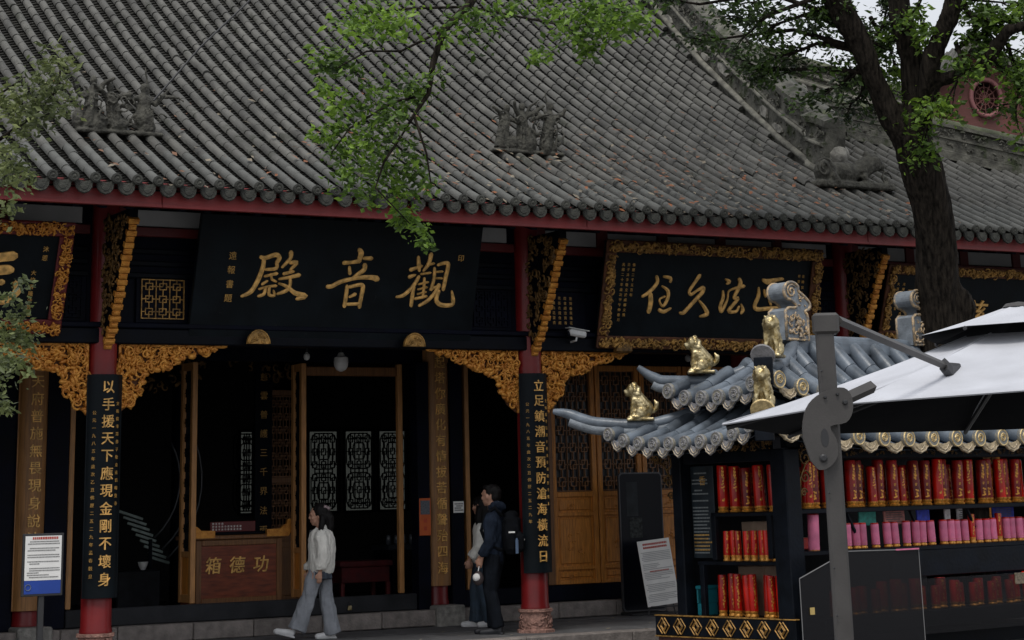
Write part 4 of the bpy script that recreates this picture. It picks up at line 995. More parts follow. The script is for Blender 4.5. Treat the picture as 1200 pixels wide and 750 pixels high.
for k, R in enumerate((.95, 1.15, 1.3)):
    b.tube([(-.75+R*cos(a), .05*k, 1.75+R*sin(a)) for a in [radians(-50+i*9) for i in range(10)]], .013, 5)
obj('rings', b, mat('dim_grey_hoop', (.03, .033, .038), .4), r, True)
M_['rib'] = mat('dull_pale_green_slat', (.15, .19, .175), .4, var=.3, vs=9)
for i in range(9):
    a = radians(-38+i*7); b = MB(); b.bbox(-.02, .33-.012*i, -.006, .006, -.018, .018, .006, Matrix.Translation((-.62+.13*i*.45, 0, 1.36-.075*i))@Matrix.Rotation(radians(18), 4, 'Y'))
    obj('slat', b, M_['rib'], r)
b = MB(); b.tube([(-.2, 0, 0), (-.2, 0, 1.0)], .03, 6); b.lathe([(.25, 0), (.2, .04)], (-.2, 0, 0), 12); obj('stand', b, M_['black'], r)
r = thing('incense_stand', 'low black stand with a small bright cup inside the left doorway', 'stand', (-3.75, 3.9, .2))
b = MB(); b.bbox(-.3, .3, -.2, .2, .0, .62, .02); obj('body', b, mat('grey_black_stand', (.008, .009, .011), .5, spec=.1, var=.4), r)
b = MB(); b.lathe([(.03, .62), (.06, .68), (.07, .72)], (.1, -.05, 0), 12); obj('cup', b, M_['whiteplastic'], r, True, 40)

couplet_in = thing('couplet_board', 'narrow dark board with tiny gold characters deep inside the hall above the donation box', 'couplet board', (-1.69, 4.5, .6))
b = MB(); b.bbox(-.13, .13, -.02, .02, 0, 3.0, .006); obj('board', b, M_['black'], couplet_in)
b = MB()
for i, ch in enumerate('慈雲普護三千界法雨長'): text_to(b, ch, frameM((0, -.024, 2.75-i*.26), (1, 0, 0), (0, 0, 1)), .12, .006, .008)
obj('characters', b, M_['goldtxt_dim'], couplet_in, kind='stuff')
r = thing('lattice_screen', 'dim brown lattice screen standing inside the hall behind the donation box', 'screen', (-1.17, 5.0, .2)); r.scale = (.55, 1, 1)
for s in (-1, 1):
    b = MB(); b.bbox(s*.42-.04, s*.42+.04, -.03, .03, 0, 3.0, .006); obj('stile', b, M_['brownwood'], r)
for z in (0, .9, 1.7, 2.92):
    b = MB(); b.bbox(-.379, .379, -.025, .025, z, z+.08, .006); obj('rail', b, M_['brownwood'], r)
b = MB(); b.box(-.38, .38, -.01, .01, .08, .9); b.bbox(-.3, .3, -.02, 0, .16, .82, .01); obj('panel', b, M_['brownwood'], r)
b = MB(); fret(b, -.36, .36, 1.8, 2.9, 4, 6, .016, -.012, .012); fret(b, -.36, .36, 1.0, 1.68, 4, 4, .016, -.012, .012); obj('leaf_lattice', b, M_['brownwood'], r)

# ================================================================= PEOPLE  (local x = forwards, y = left, z = up)
M_['skin'] = mat('skin', (.46, .25, .17), .5, var=.08, vs=12)
M_['hair'] = mat('black_hair', (.006, .005, .005), .6, spec=.2, var=.5, vs=30, stretch=(3, 3, 1))
M_['cream'] = mat('cream_jacket', (.74, .72, .66), .75, var=.1, vs=10, bump=.5, bs=22)
M_['greytrouser'] = mat('grey_blue_trousers', (.25, .265, .29), .85, var=.16, vs=10, bump=.5, bs=18)
M_['navy'] = mat('dark_navy_jacket', (.016, .023, .038), .85, spec=.12, var=.35, vs=7, bump=.5, bs=20)
M_['blacktrouser'] = mat('black_trousers', (.008, .010, .014), .9, spec=.1, var=.3, vs=7, bump=.4, bs=20)
M_['denim'] = mat('dark_denim', (.03, .05, .075), .8, var=.3, vs=9, bump=.3, bs=40)
M_['blackbag'] = mat('black_backpack_fabric', (.006, .007, .009), .85, spec=.1, var=.4, vs=9, bump=.4, bs=30)
M_['shoe'] = mat('white_shoes', (.60, .60, .60), .5, var=.1); M_['darkshoe'] = mat('black_shoes', (.015, .016, .02), .5, var=.3)
def V(*a): return Vector(a)
def head(m, c, s, yaw=0, pitch=0):
    R = Matrix.Rotation(yaw, 3, 'Z')@Matrix.Rotation(pitch, 3, 'Y')
    def E(p, r): m.ell(c+R@(V(*p)*s), tuple(q*s for q in r), 12, 8, R)
    E((0, 0, .02), (.098, .075, .105)); E((.035, 0, -.045), (.062, .055, .065)); E((.06, 0, -.085), (.03, .03, .028))
    E((.103, 0, -.012), (.018, .011, .022)); E((.098, 0, .018), (.012, .010, .03)); E((.088, 0, -.052), (.016, .024, .008)); E((.088, 0, -.064), (.014, .02, .007))
    for q in (-1, 1): E((.0, q*.078, -.01), (.016, .010, .03)); E((.088, q*.03, .035), (.014, .022, .008)); E((.07, q*.045, -.02), (.025, .018, .022))
def hand(m, w, d, s=1, curl=.6, side=1, thumb_fwd=V(1, 0, 0)):
    """palm from wrist w along d, four bent fingers and a thumb"""
    d = d.normalized(); f = (thumb_fwd-d*thumb_fwd.dot(d)).normalized(); nrm = d.cross(f)*side
    m.tube([w-d*.02, w+d*.03*s, w+d*.085*s], [.024*s, .034*s, .033*s], 8, up=f, flat=.5)
    for i, (o, L) in enumerate(((.027, .070), (.009, .078), (-.010, .072), (-.027, .058))):
        a = w+d*.082*s+f*o*s; b = a+(d*cos(curl*.5)+nrm*sin(curl*.5))*L*.45*s; c = b+(d*cos(curl*1.5)+nrm*sin(curl*1.5))*L*.33*s; e = c+(d*cos(curl*2.4)+nrm*sin(curl*2.4))*L*.26*s
        m.tube([a-d*.02, a, b, c, e], [.010*s, .0095*s, .009*s, .0083*s, .006*s], 6)
    a = w+d*.03*s+f*.026*s; m.tube([a, a+(f*.7+d*.6)*.032*s, a+(f*.55+d*1.2+nrm*.3)*.05*s], [.013*s, .011*s, .008*s], 6)
def skinned(name, m, vox, mt, root, disp=0, ds=20, sm=3):
    return obj(name, fuse(m, vox, sm, name, mt, disp, ds, .3 if name in ('trousers', 'jeans', 'hair') else .6), None, root)
def shoe(m, a, dirx, L=.26, pitch=0):
    """a: heel at ground; dirx forward dir"""
    R = Matrix.Rotation(pitch, 3, 'Y'); 
    f = R@V(1, 0, 0); u = R@V(0, 0, 1)
    m.tube([a+u*.04, a+f*.07+u*.045, a+f*.15+u*.035, a+f*L*.9+u*.028, a+f*L+u*.024], [.038, .044, .042, .038, .02], 10, up=V(0, 1, 0))
    m.tube([a+u*.05+f*.03, a+u*.10+f*.02], [.04, .038], 8)
    m.box(-.02, L-.03, -.035, .035, 0, .02, Matrix.Translation(a)@R.to_4x4())

# woman walking, cream jacket, wide grey trousers
H_ = thing('person', 'woman walking left in cream jacket and wide grey trousers', 'person', (-2.37, 1.1, 0), rz=radians(152))
hz = .86
hipF, hipB = V(.02, .07, hz), V(-.01, -.07, hz)
kneeF, kneeB = V(.16, .085, .48), V(-.06, -.08, .47)
ankF, ankB = V(.34, .09, .12), V(-.13, -.085, .09)
m = MB()
head(m, V(.035, 0, 1.445), 1.0, radians(8), radians(6))
m.tube([V(.0, 0, 1.25), V(.01, 0, 1.30), V(.02, 0, 1.38)], [.062, .05, .047], 10)
m.tube([V(0, 0, .86), V(-.005, 0, 1.0), V(0, 0, 1.15), V(0, 0, 1.25)], [.12, .11, .13, .09], 12, up=V(0, 1, 0), flat=.75)
for h, k, a, s in ((hipF, kneeF, ankF, 1), (hipB, kneeB, ankB, -1)): m.tube([h, h.lerp(k, .5), k, k.lerp(a, .35), a], [.085, .07, .052, .05, .035], 10)
armL = [V(-.01, .155, 1.235), V(-.035, .20, .98), V(.0, .215, .80)]; armR = [V(.0, -.155, 1.235), V(.06, -.2, .98), V(.16, -.19, .80)]
for A in (armL, armR): m.tube(A, [.045, .036, .025], 9); hand(m, A[-1]+V(0, 0, -.01), (A[-1]-A[-2]).normalized()*.4+V(.05, 0, -1), .95, .45)
skinned('body', m, .0085, M_['skin'], H_, sm=1)
m = MB()   # jacket
m.tube([V(-.0, 0, .77), V(-.005, 0, .86), V(-.01, 0, 1.06), V(-.01, 0, 1.18), V(-.005, 0, 1.26), V(.0, 0, 1.305)], [.172, .190, .196, .190, .148, .078], 14, up=V(0, 1, 0), flat=.86)
for A, sx in ((armL, 1), (armR, -1)):
    m.tube([A[0]+V(0, -.03*sx, .0), A[0]+V(0, .015*sx, -.05), A[1]+V(-.01, 0, .02), A[1].lerp(A[2], .75), A[2]+V(0, 0, .03)], [.076, .090, .086, .074, .058], 11)
    m.lathe([(.060, -.01), (.062, .05)], A[2]+V(0, 0, .02), 12)
m.tube([V(.03, .05, 1.30), V(.08, .06, 1.25), V(.12, .05, 1.18)], [.03, .035, .025], 8); m.tube([V(.03, -.05, 1.30), V(.08, -.06, 1.25), V(.12, -.05, 1.18)], [.03, .035, .025], 8)
m.tube([V(-.04, -.06, 1.31), V(-.06, 0, 1.32), V(-.04, .06, 1.31)], [.028, .03, .028], 8)
jk = skinned('jacket', m, .010, M_['cream'], H_, .020, 12)
m = MB(); m.bbox(.112, .124, -.03, .03, .92, 1.25, .004); m.tube([V(.10, 0, 1.0), V(.095, .0, 1.28)], .055, 10, up=V(0, 1, 0), flat=.8); skinned('grey_top', m, .009, mat('grey_knit_top', (.10, .105, .11), .85, var=.2), H_)
m = MB(); m.lathe([(.062, 0), (.064, .028)], armL[2]+V(0, 0, .045), 12); m.bbox(-.01, .02, .055, .07, 0, .03, .004, Matrix.Translation(armL[2]+V(0, 0, .045))); obj('cuff_strap', m, M_['cream'], H_, True, 40)
m = MB()
for i in range(4): m.ell(V(.145, .03, 1.16-i*.075), (.006, .008, .008), 6, 4)
obj('buttons', m, M_['iron'], H_, kind='stuff')
m = MB()   # shirt hem
m.tube([V(0, 0, .70), V(0, 0, .80)], [.172, .168], 14, up=V(0, 1, 0), flat=.78); skinned('shirt_hem', m, .011, mat('blue_grey_shirt', (.06, .075, .10), .8, var=.3, vs=10), H_, .02, 14)
m = MB()   # wide trousers
m.tube([V(0, 0, .72), V(0, 0, .80), V(0, 0, .90)], [.13, .145, .125], 12, up=V(0, 1, 0), flat=.8)
m.tube([hipF, hipF.lerp(kneeF, .5), kneeF+V(-.01, 0, 0), kneeF.lerp(ankF, .5)+V(-.03, 0, 0), ankF+V(-.05, 0, .0)], [.092, .095, .090, .098, .112], 12, flat=.85)
m.tube([hipB, hipB.lerp(kneeB, .5), kneeB, kneeB.lerp(ankB, .5), ankB+V(-.01, 0, -.04)], [.092, .095, .088, .096, .110], 12, flat=.85)
skinned('trousers', m, .011, M_['greytrouser'], H_, .022, 11)
for a, pt, L in ((V(.33, .09, .03), radians(-14), .25), (V(-.17, -.085, .0), 0, .25)):
    m = MB(); shoe(m, a, None, L, pt); skinned('shoe', m, .008, M_['shoe'], H_, sm=1)
m = MB()   # hair: cap, tied back, long strands
c = V(.015, 0, 1.47)
m.ell(c+V(-.016, 0, .026), (.114, .098, .108), 14, 9); m.ell(c+V(-.05, 0, -.05), (.08, .095, .10), 12, 8)
m.tube([V(-.06, 0, 1.50), V(-.11, .02, 1.42), V(-.12, .03, 1.30), V(-.10, .04, 1.20)], [.05, .055, .045, .015], 9)
m.tube([V(-.02, .085, 1.45), V(-.02, .10, 1.36), V(.0, .11, 1.24), V(.02, .11, 1.17)], [.03, .04, .034, .008], 8)
m.tube([V(-.02, -.08, 1.45), V(-.02, -.09, 1.36), V(.0, -.09, 1.24)], [.03, .04, .01], 8)
skinned('hair', m, .010, M_['hair'], H_, .012, 22)
m = MB(); m.ell(V(-.055, .055, 1.545), (.035, .028, .026), 8, 6); m.ell(V(-.09, .04, 1.53), (.03, .03, .025), 8, 6); skinned('hair_clip', m, .008, mat('pink_grey_hair_clip', (.32, .24, .25), .6, var=.3, vs=30), H_, .01, 40)

# man with backpack
P_ = thing('person', 'man seen from the side in dark clothes carrying a black backpack', 'person', (-.50, .12, 0), rz=radians(140))
m = MB(); hip = .93
head(m, V(.03, 0, 1.625), 1.04, radians(-22), radians(2))
m.tube([V(-.01, 0, 1.42), V(.0, 0, 1.48), V(.01, 0, 1.56)], [.075, .06, .056], 10)
m.tube([V(0, 0, .93), V(-.0, 0, 1.1), V(-.005, 0, 1.28), V(-.01, 0, 1.42)], [.14, .135, .16, .11], 12, up=V(0, 1, 0), flat=.7)
legs = [(V(0, .09, hip), V(.035, .095, .5), V(-.05, .095, .10)), (V(0, -.09, hip), V(.06, -.09, .5), V(.04, -.09, .10))]
for h, k, a in legs: m.tube([h, h.lerp(k, .5), k, k.lerp(a, .35), a], [.095, .08, .058, .056, .04], 10)
aL = [V(-.01, .19, 1.385), V(.0, .235, 1.10), V(.115, .20, .90)]; aR = [V(-.01, -.19, 1.385), V(.02, -.23, 1.1), V(.17, -.2, .93)]
for A in (aL, aR): m.tube(A, [.05, .04, .028], 9); hand(m, A[-1], V(.35, -.1, -1), 1.05, .8)
skinned('body', m, .009, M_['skin'], P_, sm=1)
m = MB()
m.tube([V(0, 0, .84), V(.0, 0, .9), V(-.005, 0, 1.1), V(-.01, 0, 1.3), V(-.015, 0, 1.42), V(-.01, 0, 1.47)], [.172, .178, .182, .195, .15, .09], 14, up=V(0, 1, 0), flat=.7)
for A, sx in ((aL, 1), (aR, -1)): m.tube([A[0]+V(0, -.04*sx, .0), A[0]+V(0, .02*sx, -.06), A[1], A[1].lerp(A[2], .85)], [.085, .088, .078, .055], 11)
m.tube([V(.05, -.08, 1.49), V(-.06, -.09, 1.52), V(-.12, 0, 1.50), V(-.06, .09, 1.52), V(.05, .08, 1.49)], [.03, .045, .055, .045, .03], 9)
skinned('jacket', m, .011, M_['navy'], P_, .028, 8)
m = MB(); m.tube([V(-.02, .075, 1.53), V(-.08, .045, 1.545), V(-.10, -.02, 1.54)], [.010, .022, .010], 6); skinned('hood_lining', m, .008, mat('pale_hood_lining', (.25, .27, .30), .8), P_, sm=1)
m = MB(); m.tube([V(0, 0, .80), V(0, 0, .92)], [.15, .155], 12, up=V(0, 1, 0), flat=.75)
for h, k, a in legs: m.tube([h, h.lerp(k, .5), k, k.lerp(a, .5), a+V(0, 0, -.02)], [.112, .105, .088, .080, .075], 12)
skinned('trousers', m, .011, M_['blacktrouser'], P_, .022, 8)
for a in (V(-.10, .095, .0), V(-.01, -.09, .0)):
    m = MB(); shoe(m, a, None, .29); skinned('shoe', m, .009, M_['darkshoe'], P_, sm=1)
m = MB(); c = V(.01, 0, 1.65); m.ell(c+V(-.018, 0, .022), (.108, .090, .10), 14, 9); m.ell(c+V(-.045, 0, -.03), (.075, .083, .075), 12, 8); m.ell(c+V(.05, 0, .075), (.06, .07, .04), 10, 6)
skinned('hair', m, .010, M_['hair'], P_, .012, 25)
B_ = thing('backpack', 'black backpack worn by the man in dark clothes', 'backpack', (-.50, .12, 0), rz=radians(140))
m = MB(); m.bbox(-.33, -.13, -.15, .15, .93, 1.40, .06); m.bbox(-.385, -.30, -.12, .12, .95, 1.18, .035); m.ell(V(-.23, 0, 1.39), (.09, .13, .06), 12, 7)
skinned('bag_body', m, .012, M_['blackbag'], B_, .015, 10)
for s in (-1, 1):
    m = MB(); m.tube([V(-.14, s*.11, 1.38), V(-.05, s*.13, 1.485), V(.07, s*.13, 1.40), V(.12, s*.145, 1.22), V(.05, s*.19, 1.05), V(-.14, s*.16, .98)], .022, 7, flat=.45); obj('strap', m, M_['blackbag'], B_, True)
m = MB(); m.bbox(-.39, -.385, -.04, .04, 1.09, 1.105, .002); m.bbox(-.3, -.22, .152, .158, 1.18, 1.20, .002); obj('logo_patch', m, M_['paper'], B_)
m = MB(); m.tube([V(-.32, .15, .94), V(-.32, .155, 1.10)], .02, 10); m.lathe([(.012, 0), (.012, .02)], V(-.32, .155, 1.10), 8); obj('water_bottle', m, mat('pale_blue_bottle', (.10, .15, .24), .3), B_, True, 50)
m = MB(); m.ell(V(0, 0, 0), (.07, .055, .085), 12, 8); F_ = thing('hand_fan', 'small round dark and white bag charm hanging from the man\'s hand', 'charm', (-.50, .12, 0), rz=radians(140))
obj('dark_back', m, mat('dark_brown_charm', (.05, .035, .035), .6, var=.3), F_, True, loc=(.16, .2, .66)); m = MB(); m.ell(V(.012, .03, .012), (.052, .035, .05), 10, 7); obj('white_front', m, M_['paper'], F_, True, loc=(.16, .2, .66))
m = MB(); m.tube([V(.14, .18, .84), V(.16, .2, .74)], .006, 5); obj('cord', m, M_['paper'], F_)

# companion behind him
W_ = thing('person', 'long haired person in white top and dark jeans partly hidden behind the man', 'person', (.17, 1.62, 0), rz=radians(147))
m = MB()
head(m, V(.03, 0, 1.50), .98, radians(-60), 0)
m.tube([V(-.01, 0, 1.29), V(.0, 0, 1.35), V(.01, 0, 1.43)], [.065, .05, .048], 10)
m.tube([V(0, 0, .88), V(-.005, 0, 1.02), V(0, 0, 1.18), V(0, 0, 1.29)], [.125, .11, .13, .09], 12, up=V(0, 1, 0), flat=.75)
legs = [(V(0, .08, .88), V(-.02, .08, .47), V(-.12, .08, .10)), (V(0, -.08, .88), V(.08, -.08, .47), V(.10, -.08, .09))]
for h, k, a in legs: m.tube([h, h.lerp(k, .5), k, k.lerp(a, .35), a], [.088, .072, .052, .05, .036], 10)
aL = [V(-.01, .16, 1.26), V(.03, .2, 1.0), V(.15, .18, .84)]; aR = [V(-.01, -.16, 1.26), V(.04, -.2, 1.0), V(.14, -.18, .84)]
for A in (aL, aR): m.tube(A, [.045, .036, .025], 9); hand(m, A[-1], V(.3, -.1, -1), .95, .6)
skinned('body', m, .009, M_['skin'], W_, sm=1)
m = MB(); m.tube([V(0, 0, .80), V(.0, 0, .88), V(-.005, 0, 1.05), V(-.01, 0, 1.2), V(-.0, 0, 1.29), V(0, 0, 1.33)], [.18, .175, .168, .17, .13, .07], 14, up=V(0, 1, 0), flat=.75)
for A, sx in ((aL, 1), (aR, -1)): m.tube([A[0]+V(0, -.03*sx, .0), A[0]+V(0, .02*sx, -.05), A[1], A[1].lerp(A[2], .8)], [.075, .08, .075, .06], 11)
skinned('white_top', m, .011, M_['cream'], W_, .02, 9)
m = MB(); m.tube([V(0, 0, .76), V(0, 0, .86)], [.14, .15], 12, up=V(0, 1, 0), flat=.78)
for h, k, a in legs: m.tube([h, h.lerp(k, .5), k, k.lerp(a, .5), a+V(0, 0, -.03)], [.105, .10, .092, .095, .105], 12)
skinned('jeans', m, .011, M_['denim'], W_, .022, 8)
for a in (V(-.17, .08, .0), V(.05, -.08, .0)):
    m = MB(); shoe(m, a, None, .25); skinned('shoe', m, .009, M_['shoe'], W_, sm=1)
m = MB(); c = V(.01, 0, 1.52); m.ell(c+V(-.015, 0, .02), (.11, .095, .105), 14, 9)
m.tube([c+V(-.05, 0, .02), V(-.07, .0, 1.38), V(-.06, .03, 1.2), V(-.05, .05, 1.06)], [.09, .105, .09, .03], 11); m.tube([V(.02, .09, 1.5), V(.03, .10, 1.36), V(.02, .12, 1.18)], [.035, .05, .02], 9)
skinned('hair', m, .011, M_['hair'], W_, .015, 18)
# ================================================================= KIOSK (local frame: x along its long front, y to the back, z up)
KR = radians(8.45)
K0 = Vector((.549, -4.43, 0))
kio = thing('shop_kiosk', 'small candle kiosk with a two tier blue grey tiled roof and brass lions', 'kiosk', K0, rz=KR)
KW, KD, GZ = 4.35, 1.64, -.15
def kw(p): return Matrix.Translation(K0)@Matrix.Rotation(KR, 4, 'Z')@Vector(p)
for x, y, s in ((.0, .0, .115), (0, KD, .075), (KW, 0, .11), (KW, KD, .08)):
    b = MB(); b.bbox(x-s, x+s, y-s, y+s, GZ, 2.02, .012); obj('post', b, M_['kwood'], kio)
b = MB()
b.bbox(.12, KW-.12, -.06, .06, 1.91, 2.03, .008); obj('front_beam', b, M_['kwood'], kio)
b = MB(); b.bbox(-.05, .05, .12, KD-.1, 1.90, 2.02, .008); obj('side_beam', b, M_['kwood'], kio)
b = MB(); b.bbox(-.05, .05, .2, KD-.1, 2.02, 2.3, .008); b.bbox(0, KW, -.05, .05, 2.03, 2.3, .008); obj('upper_beam', b, M_['kwood'], kio)
b = MB(); relief(b, lambda u, v: True, 170, .035, frameM((-.075, 0, 0), (0, -1, 0), (0, 0, 1)), .012, 5, .2, (-KD+.05, -.1, 2.03, 2.12)); obj('side_fretwork', b, M_['goldold2'], kio)
b = MB(); relief(b, lambda u, v: True, 300, .028, frameM((0, -.062, 0), (1, 0, 0), (0, 0, 1)), .012, 6, .2, (.15, KW, 1.95, 2.06)); obj('front_fretwork', b, M_['goldold2'], kio)
# iron scroll bracket left of the rear post
for (u0, s, ax) in ((KD+.08, 1, 'y'), (.12, -1, 'x')):
    b = MB()
    for (r, cu, cv) in ((.11, .12, 1.92), (.08, .1, 1.72), (.06, .3, 1.96), (.05, .07, 1.56)):
        P = []
        for i in range(16):
            a = i/15*3.2*pi; rr = r*(1-i/17); u = u0+s*0+cu*1+rr*cos(a) if ax == 'y' else .13+cu+rr*cos(a)
            P.append((-.02, u, cv+rr*sin(a)) if ax == 'y' else (u, -.07, cv+rr*sin(a)))
        b.tube(P, .010, 5)
    P = [(-.02, u0, 1.45), (-.02, u0+.03, 1.7), (-.02, u0+.16, 1.9), (-.02, u0+.45, 2.02)] if ax == 'y' else [(.14, -.07, 1.45), (.15, -.07, 1.7), (.26, -.07, 1.88), (.45, -.07, 1.95)]
    b.tube(P, .012, 5); obj('scroll_bracket', b, M_['goldold2'], kio, True)
# back wall, interior partition and shelves
M_['beige'] = mat('beige_cardboard', (.30, .22, .16), .8, var=.2, vs=6)
b = MB(); b.box(.1, KW-.1, KD-.02, KD+.02, GZ, 2.0); obj('back_wall', b, M_['kwood'], kio)
b = MB(); b.box(.1, KW-.1, .05, KD-.05, GZ, .04); obj('kiosk_floor', b, M_['kwood'], kio)
b = MB(); b.bbox(.14, KW-.12, -.02, .30, 1.335, 1.385, .006); obj('shelf', b, M_['kwood'], kio)
b = MB(); b.bbox(.14, KW-.12, -.04, .32, .90, .945, .006); obj('shelf', b, M_['kwood'], kio)
b = MB(); b.bbox(1.55, KW-.12, -.05, -.0, .62, .90, .006); obj('counter_panel', b, M_['kwood'], kio)
b = MB(); b.bbox(.3, KW-.12, -.36, .25, .22, .265, .006); obj('shelf', b, M_['kwood'], kio)
b = MB(); b.bbox(.1, KW-.12, -.38, -.33, .12, .28, .008); obj('tray_edge', b, M_['kwood'], kio)
for y0, y1, z in ((.12, 1.14, 1.365), (.12, 1.40, .85), (.12, 1.5, .265)):
    b = MB(); b.bbox(-.03, .30, y0, y1, z-.04, z, .006); obj('shelf', b, M_['kwood'], kio)
for y, z0, z1 in ((1.12, .86, 1.37), (1.34, .27, .83), (.26, .88, 1.34)):
    b = MB(); b.bbox(-.03, .03, y-.035, y+.035, z0, z1, .006); obj('shelf_post', b, M_['kwood'], kio)
for x in (1.15, 2.2, 3.2):
    b = MB(); b.tube([(x-.12, .1, 1.335), (x, .1, 1.12)], .02, 6); obj('shelf_strut', b, M_['kwood'], kio)
# low rail with gilt double diamonds
b = MB(); b.bbox(-.12, -.06, -.14, 2.04, .055, .262, .008); lr = obj('low_rail', b, M_['kwood'], kio)
e = MB(); e.bbox(-.125, -.055, -.145, 2.045, .262, .275, .003); e.bbox(-.125, -.055, -.145, 2.045, .04, .054, .003); obj('rail_edge', e, M_['goldold'], kio)
for i in range(8):
    y = 1.90-i*.262; b = MB()
    for k, (dy, sc) in enumerate(((.018, 1), (-.028, 1), (-.005, .48))):
        P = [Vector((-.128, y+dy+.075*sc*cos(a), .158+.085*sc*sin(a))) for a in (0, pi/2, pi, 1.5*pi, 2*pi)]
        for p, q in zip(P, P[1:]): b.tube([p, q], .0075, 4)
    obj('diamond_emblem', b, M_['goldold'], lr)
b = MB(); b.box(-.11, -.07, -.1, 2.0, GZ, .04); obj('rail_skirt', b, mat('dark_red_brown_base', (.06, .02, .015), .7, var=.4), kio)
# menu board and small goods inside
r = thing('menu_board', 'dark menu board with white and gold lines at the rear end of the kiosk', 'menu board', kw((.1, 1.38, 0)), rz=KR-pi/2)
b = MB(); b.bbox(-.20, .17, -.01, .01, .88, 1.88, .004); obj('board', b, mat('dark_slate_board', (.012, .02, .026), .5, var=.3), r)
b = MB(); textlines(b, -.17, .13, .92, 1.82, 24, frameM((0, -.011, 0), (1, 0, 0), (0, 0, 1)), 21, .42, .8, (1, 4, 7, 9)); obj('print', b, mat('pale_chalk_print', (.22, .24, .24), .8), r)
b = MB(); textlines(b, -.17, .13, .95, 1.15, 5, frameM((0, -.013, 0), (1, 0, 0), (0, 0, 1)), 22, .42, .8); text_to(b, '香', frameM((.0, -.013, 1.72), (1, 0, 0), (0, 0, 1)), .11, .003, .01); obj('gold_print', b, M_['goldtxt_dim'], r)
r = thing('plastic_crate', 'turquoise plastic crate under the menu board', 'crate', kw((.14, 1.42, .267)), rz=KR-pi/2)
b = MB(); b.bbox(-.09, .04, -.1, .1, .0, .13, .01); b.bbox(-.10, .05, -.11, .11, .28, .32, .008); b.bbox(-.09, -.07, -.1, .1, .13, .28, .004); b.bbox(.02, .04, -.1, .1, .13, .28, .004); obj('body', b, mat('turquoise_plastic', (.01, .17, .21), .4), r)
def carton(x, y, z, a, bb, h, m, label, nm='carton'):
    o = MB(); o.bbox(-a/2, a/2, -bb/2, bb/2, 0, h, .006); q = thing(nm, label, 'box', kw((x, y, z)), rz=KR); obj('body', o, m, q); o = MB(); o.box(-a/2-.002, a/2+.002, -.02, .02, h*.2, h+.002); obj('tape', o, M_['beige'], q)
carton(.45, .85, .862, .2, .42, .40, M_['beige'], 'beige carton behind the short red candles on the middle side shelf')
carton(.45, .75, .266, .2, .8, .52, M_['beige'], 'large beige carton behind the candles on the bottom side shelf')
carton(.5, .35, .96, .3, .2, .12, M_['cred'], 'flat red box behind the corner post of the kiosk')
for x, wd, col, lb in ((1.55, .28, (.05, .36, .30), 'green packet'), (2.0, .35, (.60, .25, .22), 'pale red leaflet'), (2.5, .22, (.05, .08, .60), 'blue packet'), (2.93, .10, (.85, .85, .85), 'white strip'), (3.35, .50, (.85, .86, .87), 'white sheet with faint print'), (3.95, .40, (.03, .05, .42), 'dark blue sheet')):
    o = MB(); o.bbox(-wd/2, wd/2, -.01, .01, 0, .16, .003); q = thing('packet', lb+' leaning under the long upper shelf of the kiosk', 'packet', kw((x, .27, 1.185)), rz=KR); obj('sheet', o, mat('packet_print', col, .6, var=.35, vs=18), q)
    if wd > .3: o = MB(); textlines(o, -wd/2+.03, wd/2-.03, .02, .14, 5, frameM((0, -.012, 0), (1, 0, 0), (0, 0, 1)), int(x*10), .5); obj('print', o, M_['ink'], q)
# ---- candles
GP = mat('gold_print_on_candle', (.66, .30, .05), .35, metal=.4, var=.4, vs=40)
def candle_meshes(h, r, body, pinkwrap=False, seed=0):
    rd2 = random.Random(seed)
    a = MB(); a.lathe([(r*.98, .05), (r, .07), (r, h*.97), (r*.93, h)], n=14); bm_ = mesh_of(a, 'candle_body', body, True, 50)
    a = MB(); a.lathe([(r*1.05, 0), (r*1.1, .012), (r*.85, .03), (r*1.02, .05), (r*1.02, .062)], n=12); bs_ = mesh_of(a, 'candle_base', GP, True, 50)
    a = MB(); nrow = int(h/.034)
    for side in (-pi/2-.45, -pi/2+.75):
        for i in range(1, nrow-1):
            z = .06+i*.034
            if rd2.random() < .18: continue
            for q in range(2):
                w_ = rd2.uniform(.08, .24); an = side+rd2.uniform(-.2, .2); hh = rd2.uniform(.006, .013); R = r*1.012
                P = [Vector((R*cos(an+s*w_), R*sin(an+s*w_), z+t*hh+q*.010)) for s, t in ((-1, -1), (0, -1), (1, -1), (1, 1), (0, 1), (-1, 1))]
                a.add(P, [(0, 1, 4, 5), (1, 2, 3, 4)])
    pm_ = mesh_of(a, 'candle_print', GP)
    wm = None
    if pinkwrap: a = MB(); a.lathe([(r*1.02, h*.12), (r*1.03, h*.13), (r*1.03, h*.93), (r*1.01, h*.94)], n=14, cap=False); wm = mesh_of(a, 'candle_wrap', M_['cpink'], True, 50)
    return bm_, bs_, pm_, wm
M_x = None
CM = {'tall': candle_meshes(.5, .062, M_['cred'], seed=1), 'talld': candle_meshes(.5, .064, M_['cdark'], seed=2), 'mid': candle_meshes(.32, .040, M_['cred'], seed=3), 'bot': candle_meshes(.44, .048, M_['cred'], seed=4),
      'pink': candle_meshes(.27, .046, M_['cred'], True, 5), 'pinktall': candle_meshes(.45, .06, M_['cred'], True, 6), 'low': candle_meshes(.30, .06, M_['cred'], seed=7)}
OD = 'first second third fourth fifth sixth seventh eighth ninth tenth eleventh twelfth thirteenth fourteenth fifteenth sixteenth seventeenth eighteenth nineteenth twentieth twenty-first twenty-second twenty-third twenty-fourth twenty-fifth'.split()
